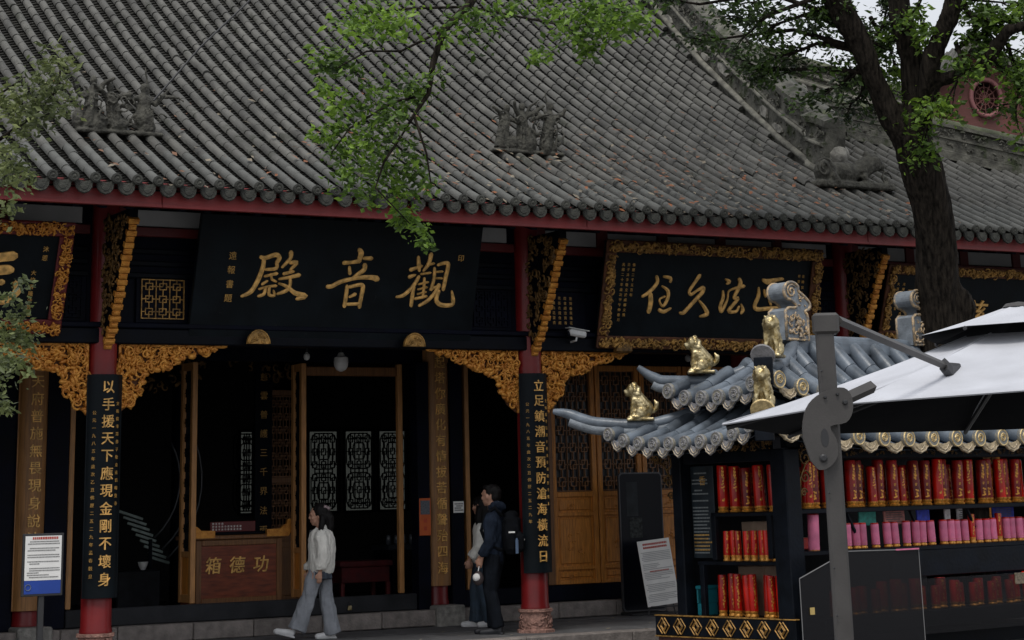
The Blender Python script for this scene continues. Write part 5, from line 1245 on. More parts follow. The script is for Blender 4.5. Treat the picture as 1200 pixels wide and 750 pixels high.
def candle(kind, x, y, z, label, group, s=1):
    q = thing('candle', label, 'candle', kw((x, y, z)), rz=KR+rdr.uniform(-.3, .3), group=group); q.scale = (s, s, s*rdr.uniform(.98, 1.02)); q.rotation_euler.x = rdr.uniform(-.03, .03); q.rotation_euler.y = rdr.uniform(-.03, .03)
    b_, s_, p_, w_ = CM[kind]; ob = obj('body', b_, None, q); o2 = obj('base', s_, None, q)
    if w_: obj('wrap', w_, None, q)
    else: obj('gold_print', p_, None, q)
    return q
for i, y in enumerate((1.09, .90, .72, .52, .30)): candle('tall' if i != 2 else 'talld', .12, y, 1.37, 'tall red candle, '+OD[i]+' from the left on the top side shelf', 'tall candles on the side top shelf', 1.0 if i != 2 else .95)
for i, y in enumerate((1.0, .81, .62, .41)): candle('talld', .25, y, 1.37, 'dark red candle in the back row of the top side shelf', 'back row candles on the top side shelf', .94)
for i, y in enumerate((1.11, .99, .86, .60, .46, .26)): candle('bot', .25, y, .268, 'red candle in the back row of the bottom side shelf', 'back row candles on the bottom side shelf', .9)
for i, y in enumerate((1.06, .97, .87, .77, .63, .53, .43, .33)): candle('mid', .10+.03*(i % 2), y, .852, 'short red candle, '+OD[i]+' from the left on the middle side shelf', 'short candles on the side middle shelf')
for i, y in enumerate((1.17, 1.05, .93, .80, .69, .51, .41, .31, .20)): candle('bot', .11+.04*(i % 2), y, .268, 'red candle, '+OD[i]+' from the left on the bottom side shelf', 'candles on the side bottom shelf')
for i, x in enumerate([.45, .60, .77, .98, 1.16, 1.31, 1.50, 1.66, 1.85, 2.05, 2.23, 2.46, 2.62, 2.77, 2.98, 3.22, 3.42, 3.57, 3.76, 3.90, 4.04, 4.16]): candle('talld' if i % 3 else 'tall', x, .12+.05*(i % 2), 1.388, 'tall red gold candle, '+OD[i]+' from the left on the long upper shelf', 'tall candles on the long upper shelf', 1 if i not in (6, 9) else .85)
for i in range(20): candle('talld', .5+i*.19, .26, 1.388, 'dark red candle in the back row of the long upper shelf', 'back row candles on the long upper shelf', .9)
for i, x in enumerate([.53, 1.04, 1.18, 1.29, 1.50, 1.70, 1.83, 2.02, 2.18, 2.29, 2.45, 2.66, 2.79, 2.90, 3.04, 3.17, 3.29, 3.43, 3.55, 3.66, 3.80, 3.90, 4.05, 4.17]):
    if i == 0: candle('pinktall', x-.05, .1, .90, 'tall red candle with pink wrap beside the umbrella pole', None)
    else: candle('pink' if i not in (15, 19) else 'mid', x, .12, .948, ('pink wrapped candle' if i not in (15, 19) else 'short red gold candle')+', '+OD[i]+' from the left in the long lower row', 'pink candles in the long row' if i not in (15, 19) else 'short red candles among the pink ones', 1)
for i, x in enumerate((1.40, 1.60, 1.92, 2.10, 2.37, 2.56, 2.72, 2.97, 3.36, 3.73, 3.98)): candle('mid', x, .2, .948, 'short dark red candle half hidden between the pink wrapped candles', 'short red candles behind the pink row', .8)
for i in range(22): candle('low', .55+i*.165, -.08+.06*(i % 2), .268, 'dark red candle on the low shelf behind the smoked glass', 'candles behind the smoked glass', rdr.uniform(.8, 1.15))
# smoked glass screen
r = thing('glass_screen', 'smoked glass screen with slanted top corner in front of the candles', 'glass screen', kw((0, 0, 0)), rz=KR)
b = MB(); P = [(-.42, GZ), (-.42, .70), (.33, .945), (1.46, .93), (1.46, GZ)]; MG = frameM((0, -.52, 0), (1, 0, 0), (0, 0, 1)); b.prism(P, -.006, .0, MG); obj('pane', b, M_['glass'], r, fixn=True)
b = MB(); 
for p, q in zip(P, P[1:]): b.tube([MG@Vector((*p, .002)), MG@Vector((*q, .002))], .006, 4)
obj('pane_edge', b, mat('glass_edge', (.16, .16, .16), .4), r)
b = MB(); b.box(1.47, 4.3, -.526, -.52, .05, .62); obj('low_pane', b, M_['glass2'], r)
b = MB(); b.box(1.08, 1.45, -.54, -.528, .93, .945); obj('clip_strip', b, M_['cpink'], r)
b = MB(); b.box(-.30, -.235, -.534, -.528, .34, .41); obj('yellow_sticker', b, mat('yellow_sticker', (.5, .36, .12), .7), r)
b = MB(); b.bbox(3.05, 3.5, -.545, -.528, .50, .62, .003); obj('paper_note', b, mat('worn_note', (.16, .13, .09), .8, var=.6, vs=40), r)

M_['kend2'] = mat('pale_grey_drip_tile', (.22, .215, .22), .6, var=.3, vs=20, bump=.5, bs=50)
M_['kendf'] = mat('cream_gilt_drip_tile', (.40, .32, .20), .5, metal=.1, var=.4, vs=20, bump=.5, bs=50)
M_['kend3'] = mat('pinkish_drip_relief', (.46, .38, .27), .6, var=.4, vs=30)
# ---- roof tiers
def ktube(pA, pB, rad, root_, nm='tube_tile', seg=.36, sag=.05, tilt=None):
    """one row of half round tiles from the eave pA up to pB"""
    pA, pB = Vector(pA), Vector(pB); L = (pB-pA).length; n = max(1, round(L/seg))
    for i in range(n):
        f0, f1 = i/n, (i+1)/n
        q0 = pA.lerp(pB, f0)-Vector((0, 0, sag*4*f0*(1-f0))); q1 = pA.lerp(pB, f1)-Vector((0, 0, sag*4*f1*(1-f1)))
        d = (q1-q0).normalized(); m = MB(); m.tube([q0, q0+d*.03, q0.lerp(q1, .93), q1+d*.012], [rad, rad*1.02, rad*.96, rad*.84], 12); obj(nm, m, M_['ktile'], root_, True, 45)
def kdisc(p, outward, rad, root_, gilt=True):
    gilt = Vector(outward).y < -.5
    p = Vector(p); n_ = Vector(outward).normalized(); M = frameM(p, Vector((0, 0, 1)).cross(n_), (0, 0, 1))
    m = MB(); m.lathe([(0, -.03), (rad*1.08, -.03), (rad*1.1, .0), (rad*.9, .018), (0, .018)], n=18, M=M.to_3x3(), c=p, cap=False); o = obj('end_disc', m, M_['kend'], root_, True, 40)
    m = MB(); m.tube([M@Vector((rad*.98*cos(a), rad*.98*sin(a), .014)) for a in [2*pi*i/20 for i in range(21)]], .009, 5)
    m.tube([M@Vector((rad*.6*cos(a)*(1-i/22), rad*.6*sin(a)*(1-i/22), .02)) for i, a in enumerate([i*.75 for i in range(16)])], .008, 4)
    m.ell(M@Vector((-.25*rad, .2*rad, .02)), (.014, .014, .014), 5, 4); m.ell(M@Vector((.3*rad, -.25*rad, .02)), (.012, .012, .012), 5, 4)
    obj('disc_relief', m, M_['kgold'] if gilt else M_['kend2'], o)
def kdrip(p, outward, w_, root_):
    gold_ = Vector(outward).y < -.5
    p = Vector(p); n_ = Vector(outward).normalized(); M = frameM(p, Vector((0, 0, 1)).cross(n_), Vector((0, 0, 1))-n_*.12)
    P = [(-w_, .06), (-w_, .015), (-w_*.93, -.02), (-w_*.70, -.040), (-w_*.58, -.068), (-w_*.28, -.084), (0, -.102), (w_*.28, -.084), (w_*.58, -.068), (w_*.70, -.040), (w_*.93, -.02), (w_, .015), (w_, .06), (w_*.5, .02), (0, .005), (-w_*.5, .02)]
    m = MB(); m.prism(P, -.02, .0, M); o = obj('drip_tile', m, M_['kendf'] if gold_ else M_['kend2'], root_, fixn=True)
    m = MB(); m.tube([M@Vector((a*.9, b*.88, .004)) for a, b in P[1:12]], .006, 4); m.tube([M@Vector((a*.45, b*.5-.01, .004)) for a, b in P[1:12]], .006, 4); obj('drip_relief', m, M_['kend3'], o)
def zc(f, z0, rise):        # eave height along its length, rising to the corners
    return z0+rise*abs(2*f-1)**3.2
def slope(root_, e0, e1, t0, t1, n, z0, rise, outward, rad, dsag=.05, r0=None, r1=None):
    """pan surface + tube rows from eave line e0-e1 (x,y) to top line t0-t1 (x,y,z)"""
    e0, e1 = Vector((*e0, 0)), Vector((*e1, 0)); t0, t1 = Vector(t0), Vector(t1)
    pn = MB(); NU, NV = 24, 6; vs = []
    for i in range(NU+1):
        f_ = i/NU; a = e0.lerp(e1, f_); a.z = zc(f_, z0, r0 if (r0 is not None and f_ < .5) else (r1 if r1 is not None and f_ >= .5 else rise)); b = t0.lerp(t1, f_)
        for j in range(NV+1):
            g_ = j/NV; p = a.lerp(b, g_); p.z -= dsag*4*g_*(1-g_)+rad*.9; vs.append(p)
    fs = [(i*(NV+1)+j, (i+1)*(NV+1)+j, (i+1)*(NV+1)+j+1, i*(NV+1)+j+1) for i in range(NU) for j in range(NV)]
    pn.add(vs, fs); m2 = MB(); m2.add([v+Vector((0, 0, -.05)) for v in vs], fs); pn.merge(m2)
    po = obj('roof_pan', pn, M_['kpan'], root_, True)
    run = (e1-e0).normalized(); W_e = (e1-e0).length; offs = (t0-e0).dot(run); W_t = (t1-t0).dot(run)
    out = Vector(outward)
    for k in range(n):
        s = (k+.5)/n*W_e; f_ = s/W_e
        rz0 = r0 if (r0 is not None and f_ < .5) else (r1 if r1 is not None and f_ >= .5 else rise)
        a = e0+run*s; a.z = zc(f_, z0, rz0)
        # tubes run straight up the slope; those near the ends stop at the hip
        if s < offs: g_ = s/max(offs, 1e-6)
        elif s > offs+W_t: g_ = (W_e-s)/max(W_e-offs-W_t, 1e-6)
        else: g_ = 1
        g_ = max(g_, .06)
        dpt = (t0-e0)-run*(t0-e0).dot(run); dpt.z = 0
        b = a+dpt*g_; b.z = a.z+(t0.z-a.z)*g_
        ktube(a-dpt.normalized()*.02, b, rad, po, sag=dsag*g_*g_)
        kdisc(a-dpt.normalized()*.05+Vector((0, 0, 0)), out, rad, po)
        if k < n-1:
            a2 = e0+run*(s+W_e/n*.5); f2 = (s+W_e/n*.5)/W_e; a2.z = zc(f2, z0, rz0)-rad*.75
            kdrip(a2-dpt.normalized()*.03, out, W_e/n*.42, po)
    return po
OV, OF = .75, .42
# lower tier: eave rectangle
x0, x1, y0, y1 = -OV, KW+.6, -OF, KD+OF
krl = obj('lower_roof', (lambda m: (m.box(.25, KW-.25, .3, KD-.3, 2.2, 2.52), m)[1])(MB()), M_['kwood'], kio)
Z0, ZT = 2.11, 2.50
ti = (.18, .32, KW-.2, KD-.32)
slope(krl, (x0, y1), (x0, y0), (ti[0], ti[3], ZT), (ti[0], ti[1], ZT), 10, Z0, .20, (-1, 0, .1), .070)
slope(krl, (x0, y0), (x1, y0), (ti[0], ti[1], ZT), (ti[2], ti[1], ZT), 14, Z0, .20, (0, -1, .1), .088)
slope(krl, (x1, y1), (x0, y1), (ti[2], ti[3], ZT), (ti[0], ti[3], ZT), 14, Z0, .20, (0, 1, .1), .088)
slope(krl, (x1, y0), (x1, y1), (ti[2], ti[1], ZT), (ti[2], ti[3], ZT), 9, Z0, .20, (1, 0, .1), .062)
# upper tier
kru = obj('upper_roof', (lambda m: (m.box(.2, KW-.4, .28, KD-.28, 2.5, 2.66), m)[1])(MB()), M_['kwood'], kio)
ux0, ux1, uy0, uy1 = -.22, KW+.0, .02, KD-.02
RX0, RX1, RY, RZ = 1.05, 3.3, KD/2, 3.20
slope(kru, (ux0, uy1), (ux0, uy0), (RX0, RY+.04, RZ), (RX0, RY-.04, RZ), 6, 2.60, .20, (-1, 0, .1), .080, .07)
slope(kru, (ux0, uy0), (ux1, uy0), (RX0, RY-.04, RZ), (RX1, RY-.04, RZ), 13, 2.58, .22, (0, -1, .1), .088, .07)
slope(kru, (ux1, uy1), (ux0, uy1), (RX1, RY+.04, RZ), (RX0, RY+.04, RZ), 13, 2.58, .22, (0, 1, .1), .088, .07)
slope(kru, (ux1, uy0), (ux1, uy1), (RX1, RY-.04, RZ), (RX1, RY+.04, RZ), 7, 2.60, .20, (1, 0, .1), .066, .07)
b = MB(); b.tube([(RX0-.1, RY, RZ+.05), (RX1+.1, RY, RZ+.05)], .085, 10, flat=.8); b.bbox(RX0-.1, RX1+.1, RY-.07, RY+.07, RZ-.08, RZ+.06, .01); obj('main_ridge', b, M_['ktile'], kru, True, 40)
def hip(root_, pts, r=.065, disc=None):
    P = [Vector(p) for p in pts]; Q = []
    for i in range(len(P)-1):
        a, b, c, d = P[max(i-1, 0)], P[i], P[i+1], P[min(i+2, len(P)-1)]
        for k in range(5):
            t = k/5; Q.append(.5*((2*b)+(c-a)*t+(2*a-5*b+4*c-d)*t*t+(3*b-a-3*c+d)*t**3))
    Q.append(P[-1]); n = len(Q)
    m = MB(); m.tube(Q, [r*(1-.55*max(0, (i/(n-1)-.72)/.28)) for i in range(n)], 10); h_ = obj('hip_ridge', m, M_['ktile'], root_, True, 50)
    m = MB(); m.tube([q-Vector((0, 0, r*1.1)) for q in Q[:int(n*.8)]], r*.95, 8); obj('hip_base', m, M_['dragon'], h_, True)
    return h_
zt = Z0+.22
# far left corners sweep up into long horns; the front left corner ends in a big disc
hip(krl, [(ti[0], ti[3], ZT+.03), (-.35, y1-.35, 2.36), (x0-.02, y1+.02, 2.38), (x0-.18, y1+.17, 2.43), (x0-.30, y1+.30, 2.50), (x0-.40, y1+.42, 2.53)])
hf = hip(krl, [(ti[0], ti[1], ZT+.03), (-.30, 0, 2.38), (x0+.1, y0+.06, 2.36)], .075)
hip(krl, [(ti[2], ti[1], ZT+.03), (x1-.3, y0+.25, 2.36), (x1+.1, y0-.1, 2.46), (x1+.25, y0-.25, 2.56)]); hip(krl, [(ti[2], ti[3], ZT+.03), (x1-.3, y1-.25, 2.36), (x1+.25, y1+.25, 2.56)])
hip(kru, [(RX0, RY+.06, RZ+.02), (.45, 1.25, 2.87), (ux0+.08, uy1-.02, 2.83), (ux0-.07, uy1+.10, 2.88), (ux0-.20, uy1+.20, 3.0)])
hip(kru, [(RX0, RY-.06, RZ+.02), (.42, .38, 2.94), (ux0+.0, uy0+.0, 2.93)], .075)
hip(kru, [(RX1, RY-.06, RZ+.02), (ux1-.4, .4, 2.87), (ux1+.05, uy0-.05, 2.88), (ux1+.2, uy0-.2, 3.0)]); hip(kru, [(RX1, RY+.06, RZ+.02), (ux1-.4, 1.2, 2.87), (ux1+.2, uy1+.2, 3.0)])
vd = Vector((-.80, -.60, 0))      # direction the front hip ends face
for root_, p in ((krl, (x0+.02, y0-.02, 2.385)), (kru, (ux0-.08, uy0-.08, 2.99))):
    p = Vector(p); m = MB(); u = Vector((0, 0, 1)).cross(vd).normalized(); M = frameM(p, u, (0, 0, 1))
    m.lathe([(0, 0), (.125, 0), (.135, .015), (.12, .04), (0, .04)], n=24, M=Matrix.Diagonal((1, 1, 1)).to_3x3() @ (Matrix.Rotation(radians(-62), 3, u)), c=p, cap=False)
    o = obj('corner_disc', m, M_['kgold'] if root_ is krl else M_['kend2'], root_, True, 40)
    m = MB(); m.bbox(-.10, .10, -.30, -.01, -.06, .02, .01, M); obj('corner_block', m, M_['kwood'], root_)  # near-black colour stands in for the shadow on the hip end
    m = MB(); R = Matrix.Rotation(radians(-62), 3, u)
    m.tube([p+R@Vector((.105*cos(a), .105*sin(a), .045)) for a in [2*pi*i/20 for i in range(21)]], .008, 4); m.tube([p+R@Vector((.07*(1-i/20)*cos(i*.8), .07*(1-i/20)*sin(i*.8), .045)) for i in range(14)], .009, 4); obj('disc_relief', m, M_['kgold'], o)
# ridge ornaments
def smooth_closed(P, k=3):
    n = len(P); out = []
    for i in range(n):
        a, b, c, d = [Vector(P[(i+j) % n]) for j in (-1, 0, 1, 2)]
        if i in (0, n-1) or (P[i][1] < .05): out.append(tuple(b)); continue
        for q in range(k):
            t = q/k; v = .5*((2*b)+(c-a)*t+(2*a-5*b+4*c-d)*t*t+(3*b-a-3*c+d)*t**3); out.append(tuple(v))
    return out
def ridge_orn(x, flip):
    m = MB(); s = flip
    prof = [(-.20, 0), (.17, 0), (.17, .26), (.13, .33), (.20, .36), (.22, .42), (.14, .50), (.04, .56), (.03, .62), (-.04, .66), (-.12, .66), (-.19, .61), (-.205, .53), (-.16, .47), (-.10, .46), (-.03, .42), (-.02, .37), (-.20, .33)]
    th_ = .13; prof = smooth_closed(prof)
    M = frameM((x, RY, RZ+.06), (1, 0, 0), (0, 0, 1)); prof = [(a, b) for a, b in prof]
    m.prism(prof, -th_, th_, M); o = obj('ridge_ornament', m, M_['dragon'], kru, fixn=True)
    for sd in (1, -1):
        rl = MB(); MM = M@Matrix.Translation((0, 0, sd*th_))@Matrix.Scale(sd, 4, (0, 0, 1))
        rl.tube([MM@Vector((a*.97, b*.985+.005, .0)) for a, b in prof+[prof[0]]], .019, 5)
        rl.tube([MM@Vector((-.085+.085*(1-i/16)*cos(i*.75+.6), .555+.085*(1-i/16)*sin(i*.75+.6), .006)) for i in range(15)], .012, 5)
        relief(rl, inpoly([(-.17, .03), (.14, .03), (.14, .28), (-.17, .28)]), 34, .055, MM, .03, int(x*10), .5, (-.17, .14, .03, .28))
        relief(rl, inpoly([(0, .38), (.17, .40), (.05, .52), (0, .5)]), 8, .035, MM, .02, int(x*10)+3, .8, (0, .2, .36, .55))
        rl.ell(MM@Vector((.0, .19, .02)), (.05, .03, .04), 8, 6)
        obj('ornament_carving', rl, M_['kornc'], o, True)
M_['kornc'] = mat('pale_gilded_carving', (.66, .46, .24), .5, metal=.2, var=.6, vs=26, col2=(.17, .17, .17), bump=.4, bs=50)
ridge_orn(RX0+.02, 1); ridge_orn(RX1-.02, 1)
# lions
def lion_mesh():
    m = MB()   # sitting lion facing +x, about .33 tall
    m.ell((-.04, 0, .085), (.085, .065, .085), 12, 8); m.tube([(-.04, 0, .09), (.0, 0, .15), (.035, 0, .215)], [.075, .07, .055], 10)
    m.ell((.05, 0, .245), (.058, .055, .058), 12, 8); m.ell((.10, 0, .228), (.03, .032, .028), 8, 6); m.ell((.098, 0, .205), (.024, .026, .012), 8, 5); m.ell((.122, 0, .24), (.012, .016, .01), 6, 5)
    for i in range(14):
        a = 2*pi*i/14; m.ell((.03+.0*cos(a), .058*cos(a), .24+.062*sin(a)), (.02, .016, .016), 6, 5)
        m.ell((.0, .052*cos(a), .205+.058*sin(a)), (.022, .018, .018), 6, 5)
    for s in (-1, 1):
        m.ell((.045, s*.04, .295), (.014, .012, .018), 6, 5)
        m.tube([(.04, s*.035, .17), (.058, s*.04, .09), (.062, s*.042, .02)], [.03, .022, .019], 8); m.ell((.075, s*.042, .014), (.03, .022, .015), 8, 5)
        m.ell((-.02, s*.06, .05), (.055, .028, .05), 8, 6); m.ell((.02, s*.068, .014), (.036, .02, .015), 8, 5)
    m.tube([(-.11, 0, .05), (-.15, 0, .08), (-.155, 0, .13), (-.13, 0, .16)], [.016, .02, .024, .006], 7); m.bbox(-.13, .11, -.075, .075, -.02, .006, .006)
    return fuse(m, .0075, 1, 'lion_figure', M_['lion'], .005, 45)
LM = lion_mesh()
def lion(p, toward, root_, s=1.1):
    p = Vector(p); a = math.atan2(toward[1], toward[0]); o = obj('lion_figure', LM, None, root_, loc=p, rot=(0, 0, a)); o.scale = (s, s, s)
lion((-.46, y1-.28, 2.42), (-.7, .7), krl, 1.3)
lion((ux0+.34, 1.36, 2.93), (-.75, .66), kru, 1.3)
lion((-.47, -.20, 2.44), (-.85, -.55), krl, 1.4)
lion((.13, .20, 3.03), (-.85, -.55), kru, 1.4)

# ================================================================= UMBRELLA
M_['seam'] = mat('grey_seam_tape', (.26, .27, .29), .9)
UC = Vector((-5.08, -13.95, 0)); umb = thing('cantilever_umbrella', 'large white cantilever umbrella on a grey pole in front of the kiosk', 'umbrella', UC)
fw = Vector((_F.x, _F.y, 0)).normalized(); rt_ = Vector((fw.y, -fw.x, 0))
def up_(ang, r, z): return rt_*(r*sin(ang))-fw*(r*cos(ang))+Vector((0, 0, z))   # ang 0 = nearest vertex, negative = left
def ez(ang): return 1.93+.045*cos(ang)-.032*abs(sin(ang))
R_ = 1.66
def canopy_panel(a0, a1, r0, r1, z0f, z1, nm, mt, sag=.03, par=None, n=6):
    m = MB(); vs = []
    for i in range(n+1):
        u = i/n
        for j in range(n+1):
            v = j/n; A = up_(a0, r1+(r0-r1)*v, 0); B = up_(a1, r1+(r0-r1)*v, 0); p = A.lerp(B, u)
            ze = z0f(a0)*(1-u)+z0f(a1)*u; p.z = z1+(ze-z1)*v-sag*sin(pi*v)*(.4+1.0*sin(pi*u)); vs.append(p)
    fs = [(i*(n+1)+j, i*(n+1)+j+1, (i+1)*(n+1)+j+1, (i+1)*(n+1)+j) for i in range(n) for j in range(n)]
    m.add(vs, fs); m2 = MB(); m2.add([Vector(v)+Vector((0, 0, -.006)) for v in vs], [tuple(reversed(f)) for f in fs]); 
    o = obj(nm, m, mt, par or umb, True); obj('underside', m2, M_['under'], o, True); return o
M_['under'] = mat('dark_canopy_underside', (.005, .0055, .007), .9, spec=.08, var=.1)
for k in range(8):
    a0, a1 = k*pi/4, (k+1)*pi/4
    o = canopy_panel(a0, a1, R_, .30, ez, 2.33, 'canopy_panel', M_['canvas'])
    m = MB(); m.tube([up_(a0, R_, ez(a0)+.004), up_(a0, R_*.6, (ez(a0)*.55+2.33*.45)-.012), up_(a0, .3, 2.333)], .005, 4); obj('seam', m, M_['seam'], o)
    m = MB(); m.tube([up_(a0, R_-.02, ez(a0)-.02), up_(a0, .1, 2.26)], .012, 6); obj('rib', m, M_['iron'], umb)
    m = MB(); A, B = up_(a0, R_, ez(a0)), up_(a1, R_, ez(a1)); m.tube([A, B], .006, 4); obj('hem', m, M_['canvas'], o)
    canopy_panel(a0, a1, .55, .06, lambda a: 2.345+.02*cos(a), 2.49, 'vent_panel', M_['canvas'], .012, n=4)
    m = MB(); m.ell(up_(a0, .55, 2.335+.02*cos(a0)), (.012, .012, .012), 8, 5); obj('vent_knob', m, M_['iron'], umb)
m = MB(); m.lathe([(.09, 2.485), (.07, 2.505), (0, 2.515)], n=16, cap=False); m.lathe([(.08, 2.2), (.08, 2.3)], n=12); obj('hub', m, M_['poleM'], umb, True, 40)
m = MB(); A, B = up_(pi/4*.0+.02, R_-.02, ez(0)), up_(pi/4-.02, R_-.02, ez(pi/4))
pt = [A+Vector((0, 0, .0)), A.lerp(B, .3), A.lerp(B, .3)+Vector((0, 0, -.16)), A+Vector((0, 0, -.12))]; m.add(pt, [(0, 1, 2, 3)]); obj('valance_strip', m, mat('pale_green_valance', (.25, .33, .27), .8), umb)
pb = Vector((-7.13, -14.78, 0))-UC; pb = CAM+(_F*9.0)+_R2*((983-600)/2353*9.0); pb = Vector((pb.x, pb.y, 0))
# pole stands on the ground below its image; keep it vertical
pb = Vector((-7.235, -14.93, 0))-UC
ang_p = math.atan2(rt_.y, rt_.x)
MP_ = Matrix.Translation(pb)@Matrix.Rotation(ang_p, 4, 'Z')
m = MB(); m.bbox(-.040, .040, -.026, .026, GZ, 2.30, .010, MP_); po = obj('pole', m, M_['poleM'], umb)
m = MB(); m.bbox(-.45, .45, -.45, .45, GZ, GZ+.07, .02, MP_); obj('pole_base', m, M_['iron'], umb)
m = MB(); m.bbox(-.050, .066, -.038, .038, 2.215, 2.31, .012, MP_); obj('pole_head', m, M_['poleM'], po)
arm_end = up_(-pi/4*.78, 1.02, 2.10)
m = MB(); a = MP_@Vector((.07, 0, 2.275)); m.tube([a, arm_end+Vector((0, 0, .02))], [.023, .020], 4, up=(0, 0, 1), flat=.8); obj('arm', m, M_['poleM'], umb)
m = MB(); d = (arm_end-a).normalized(); m.tube([arm_end-d*.06+Vector((0, 0, .02)), arm_end+Vector((0, 0, -.0)), arm_end+Vector((d.x, d.y, 0)).normalized()*.16+Vector((0, 0, .035))], [.042, .045, .012], 6, flat=.6); obj('arm_clamp', m, M_['iron'], umb)
# crank bracket: cam plate with slot, bolts and short brace
m = MB(); P = []
outl = [(-.12, -.28), (-.155, -.16), (-.14, -.03), (-.09, .05), (.0, .10), (.09, .11), (.13, .06), (.13, -.02), (.09, -.08), (.0, -.10), (.03, -.17), (.03, -.26), (-.02, -.32), (-.08, -.33)]
MC = MP_@frameM((-.01, -.038, 1.885), (1, 0, 0), (0, 0, 1))@Matrix.Scale(.80, 4)
outl = smooth_closed([(a, b+1) for a, b in outl]); outl = [(a, b-1) for a, b in outl]
m.prism(outl, .0, .035, MC); o = obj('crank_bracket', m, M_['poleM'], umb, fixn=True)
m = MB()
for (u, v, r) in ((-.05, -.27, .022), (.09, .03, .015), (-.02, .06, .009), (.05, .075, .009)):
    m.lathe([(r, .035), (r, .047), (r*.5, .052)], c=(0, 0, 0), n=12, M=None) if False else m.merge((lambda q: (q.lathe([(r, .035), (r, .045), (r*.6, .052)], n=12), q)[1])(MB()), MC@Matrix.Translation((u, v, 0)))
obj('bolt', m, M_['iron'], o, kind='stuff')
m = MB(); m.prism([(-.035+.022*cos(a), -.16+.05*sin(a)) for a in [2*pi*i/14 for i in range(14)]], .0355, .0375, MC); obj('slot', m, M_['iron'], o)
m = MB(); a = MC@Vector((.10, .05, .01)); m.tube([a, a+rt_*.14+Vector((0, 0, .055))+fw*.10], .028, 4, up=(0, 0, 1)); obj('brace', m, M_['poleM'], umb)
m = MB()
for z in (1.20, 1.52, 2.05, 1.0): m.ell(MP_@Vector((-.03, -.041, z)), (.006, .004, .006), 6, 4)
obj('rivet', m, M_['iron'], po, kind='stuff')

# ================================================================= TREES
def leaf_cloud(mb, centers, n, size, rd2, spread, flat=.6, droop=.2):
    """many single leaves spread round twig ends"""
    for _ in range(n):
        c, R = rd2.choice(centers); d = Vector((rd2.gauss(0, 1), rd2.gauss(0, 1), rd2.gauss(0, flat)))
        p = c+d*R*spread*.5; s = size*rd2.choice((rd2.uniform(.45, .9), rd2.uniform(.8, 1.5)))
        a = rd2.uniform(0, 2*pi); t = Vector((cos(a), sin(a), rd2.uniform(-.9, .5)-droop)).normalized(); q = Vector((rd2.uniform(-1, 1), rd2.uniform(-1, 1), rd2.uniform(-.2, 1.0)))
        sd = t.cross(q).normalized(); nn = t.cross(sd)
        w_ = s*.24
        mb.add([p, p+t*s*.45+sd*w_+nn*s*.04, p+t*s, p+t*s*.45-sd*w_+nn*s*.04, p+t*s*.5-nn*s*.03], [(0, 1, 4), (1, 2, 4), (2, 3, 4), (3, 0, 4)])
def px(x, y, D): return CAM+(_F+_R2*((x-600)/2353)-_U2*((y+29)/2353))*D
def twigs(start, dirs, rd2, n, L, out, mb, r=.012, gravity=-.05):
    for _ in range(n):
        p = Vector(start); d = Vector(dirs)+Vector((rd2.gauss(0, .5), rd2.gauss(0, .5), rd2.gauss(0, .4))); d.normalize(); P = [p.copy()]
        for k in range(4): p = p+d*L/4; d = (d+Vector((rd2.gauss(0, .25), rd2.gauss(0, .25), rd2.gauss(0, .2)+gravity))).normalized(); P.append(p.copy())
        mb.tube(P, [r, r*.8, r*.6, r*.4, r*.25], 4, cap=False); out += [(P[-1], L*.35), (P[-2], L*.3), (P[-3], L*.28)]
rd2 = random.Random(17)
# big tree between kiosk and hall
TB = Vector((4.25, -3.05, -.15)); tree = thing('tree', 'large dark forked tree rising behind the kiosk roof', 'tree', (TB.x, TB.y, TB.z))
def L_(p): return Vector(p)-TB
m = MB()
def limb(P, R, mb=None, n=14): (mb or m).tube([L_(p) for p in P], R, n)
DT = 24.6
def lp(pts): return [px(x, y, DT+d) for x, y, d in pts]
base = px(1100, 330, DT); base.z = -.15; gx = base.copy()
T = [gx, gx+Vector((0, 0, 1.6)), px(1104, 400, DT), px(1100, 340, DT), px(1098, 290, DT), px(1091, 235, DT), px(1078, 190, DT), px(1066, 158, DT)]
limb(T, [.46, .36, .33, .275, .265, .26, .25, .23], n=18)
limb([px(1110, 345, DT), px(1128, 362, DT), px(1130, 400, DT)], [.22, .19, .12])
F1 = lp([(1066, 165, 0), (1045, 140, 0), (1028, 100, 0), (1010, 60, 0), (981, 0, 0), (950, -60, 0)])
F2 = lp([(1072, 165, 0), (1074, 130, 0), (1067, 67, .1), (1056, 20, .1), (1050, -40, .2)])
F3 = lp([(1075, 165, 0), (1081, 125, -.1), (1092, 70, -.25), (1112, 20, -.4), (1130, -50, -.6)])
F4 = lp([(1084, 118, -.15), (1098, 96, -.2), (1125, 86, -.4), (1150, 78, -.6), (1168, 55, -.7), (1182, 35, -.8), (1215, 25, -1)])
limb(F1, [.22, .17, .145, .14, .165, .15]); limb(F2, [.2, .15, .145, .15, .12]); limb(F3, [.2, .14, .125, .11, .09]); limb(F4, [.10, .085, .07, .075, .095, .08, .05])
me = fuse(m, .032, 2, 'trunk', M_['bark'])
for v in me.vertices:
    nrm = Vector(v.normal); p = Vector(v.co); f_ = noise.noise(Vector((p.x*5, p.y*5, p.z*1.0)))*.045-abs(noise.noise(Vector((p.x*15, p.y*15, p.z*2.5))))*.045; v.co = p+nrm*f_
obj('trunk', me, None, tree)
br = MB(); cen = []
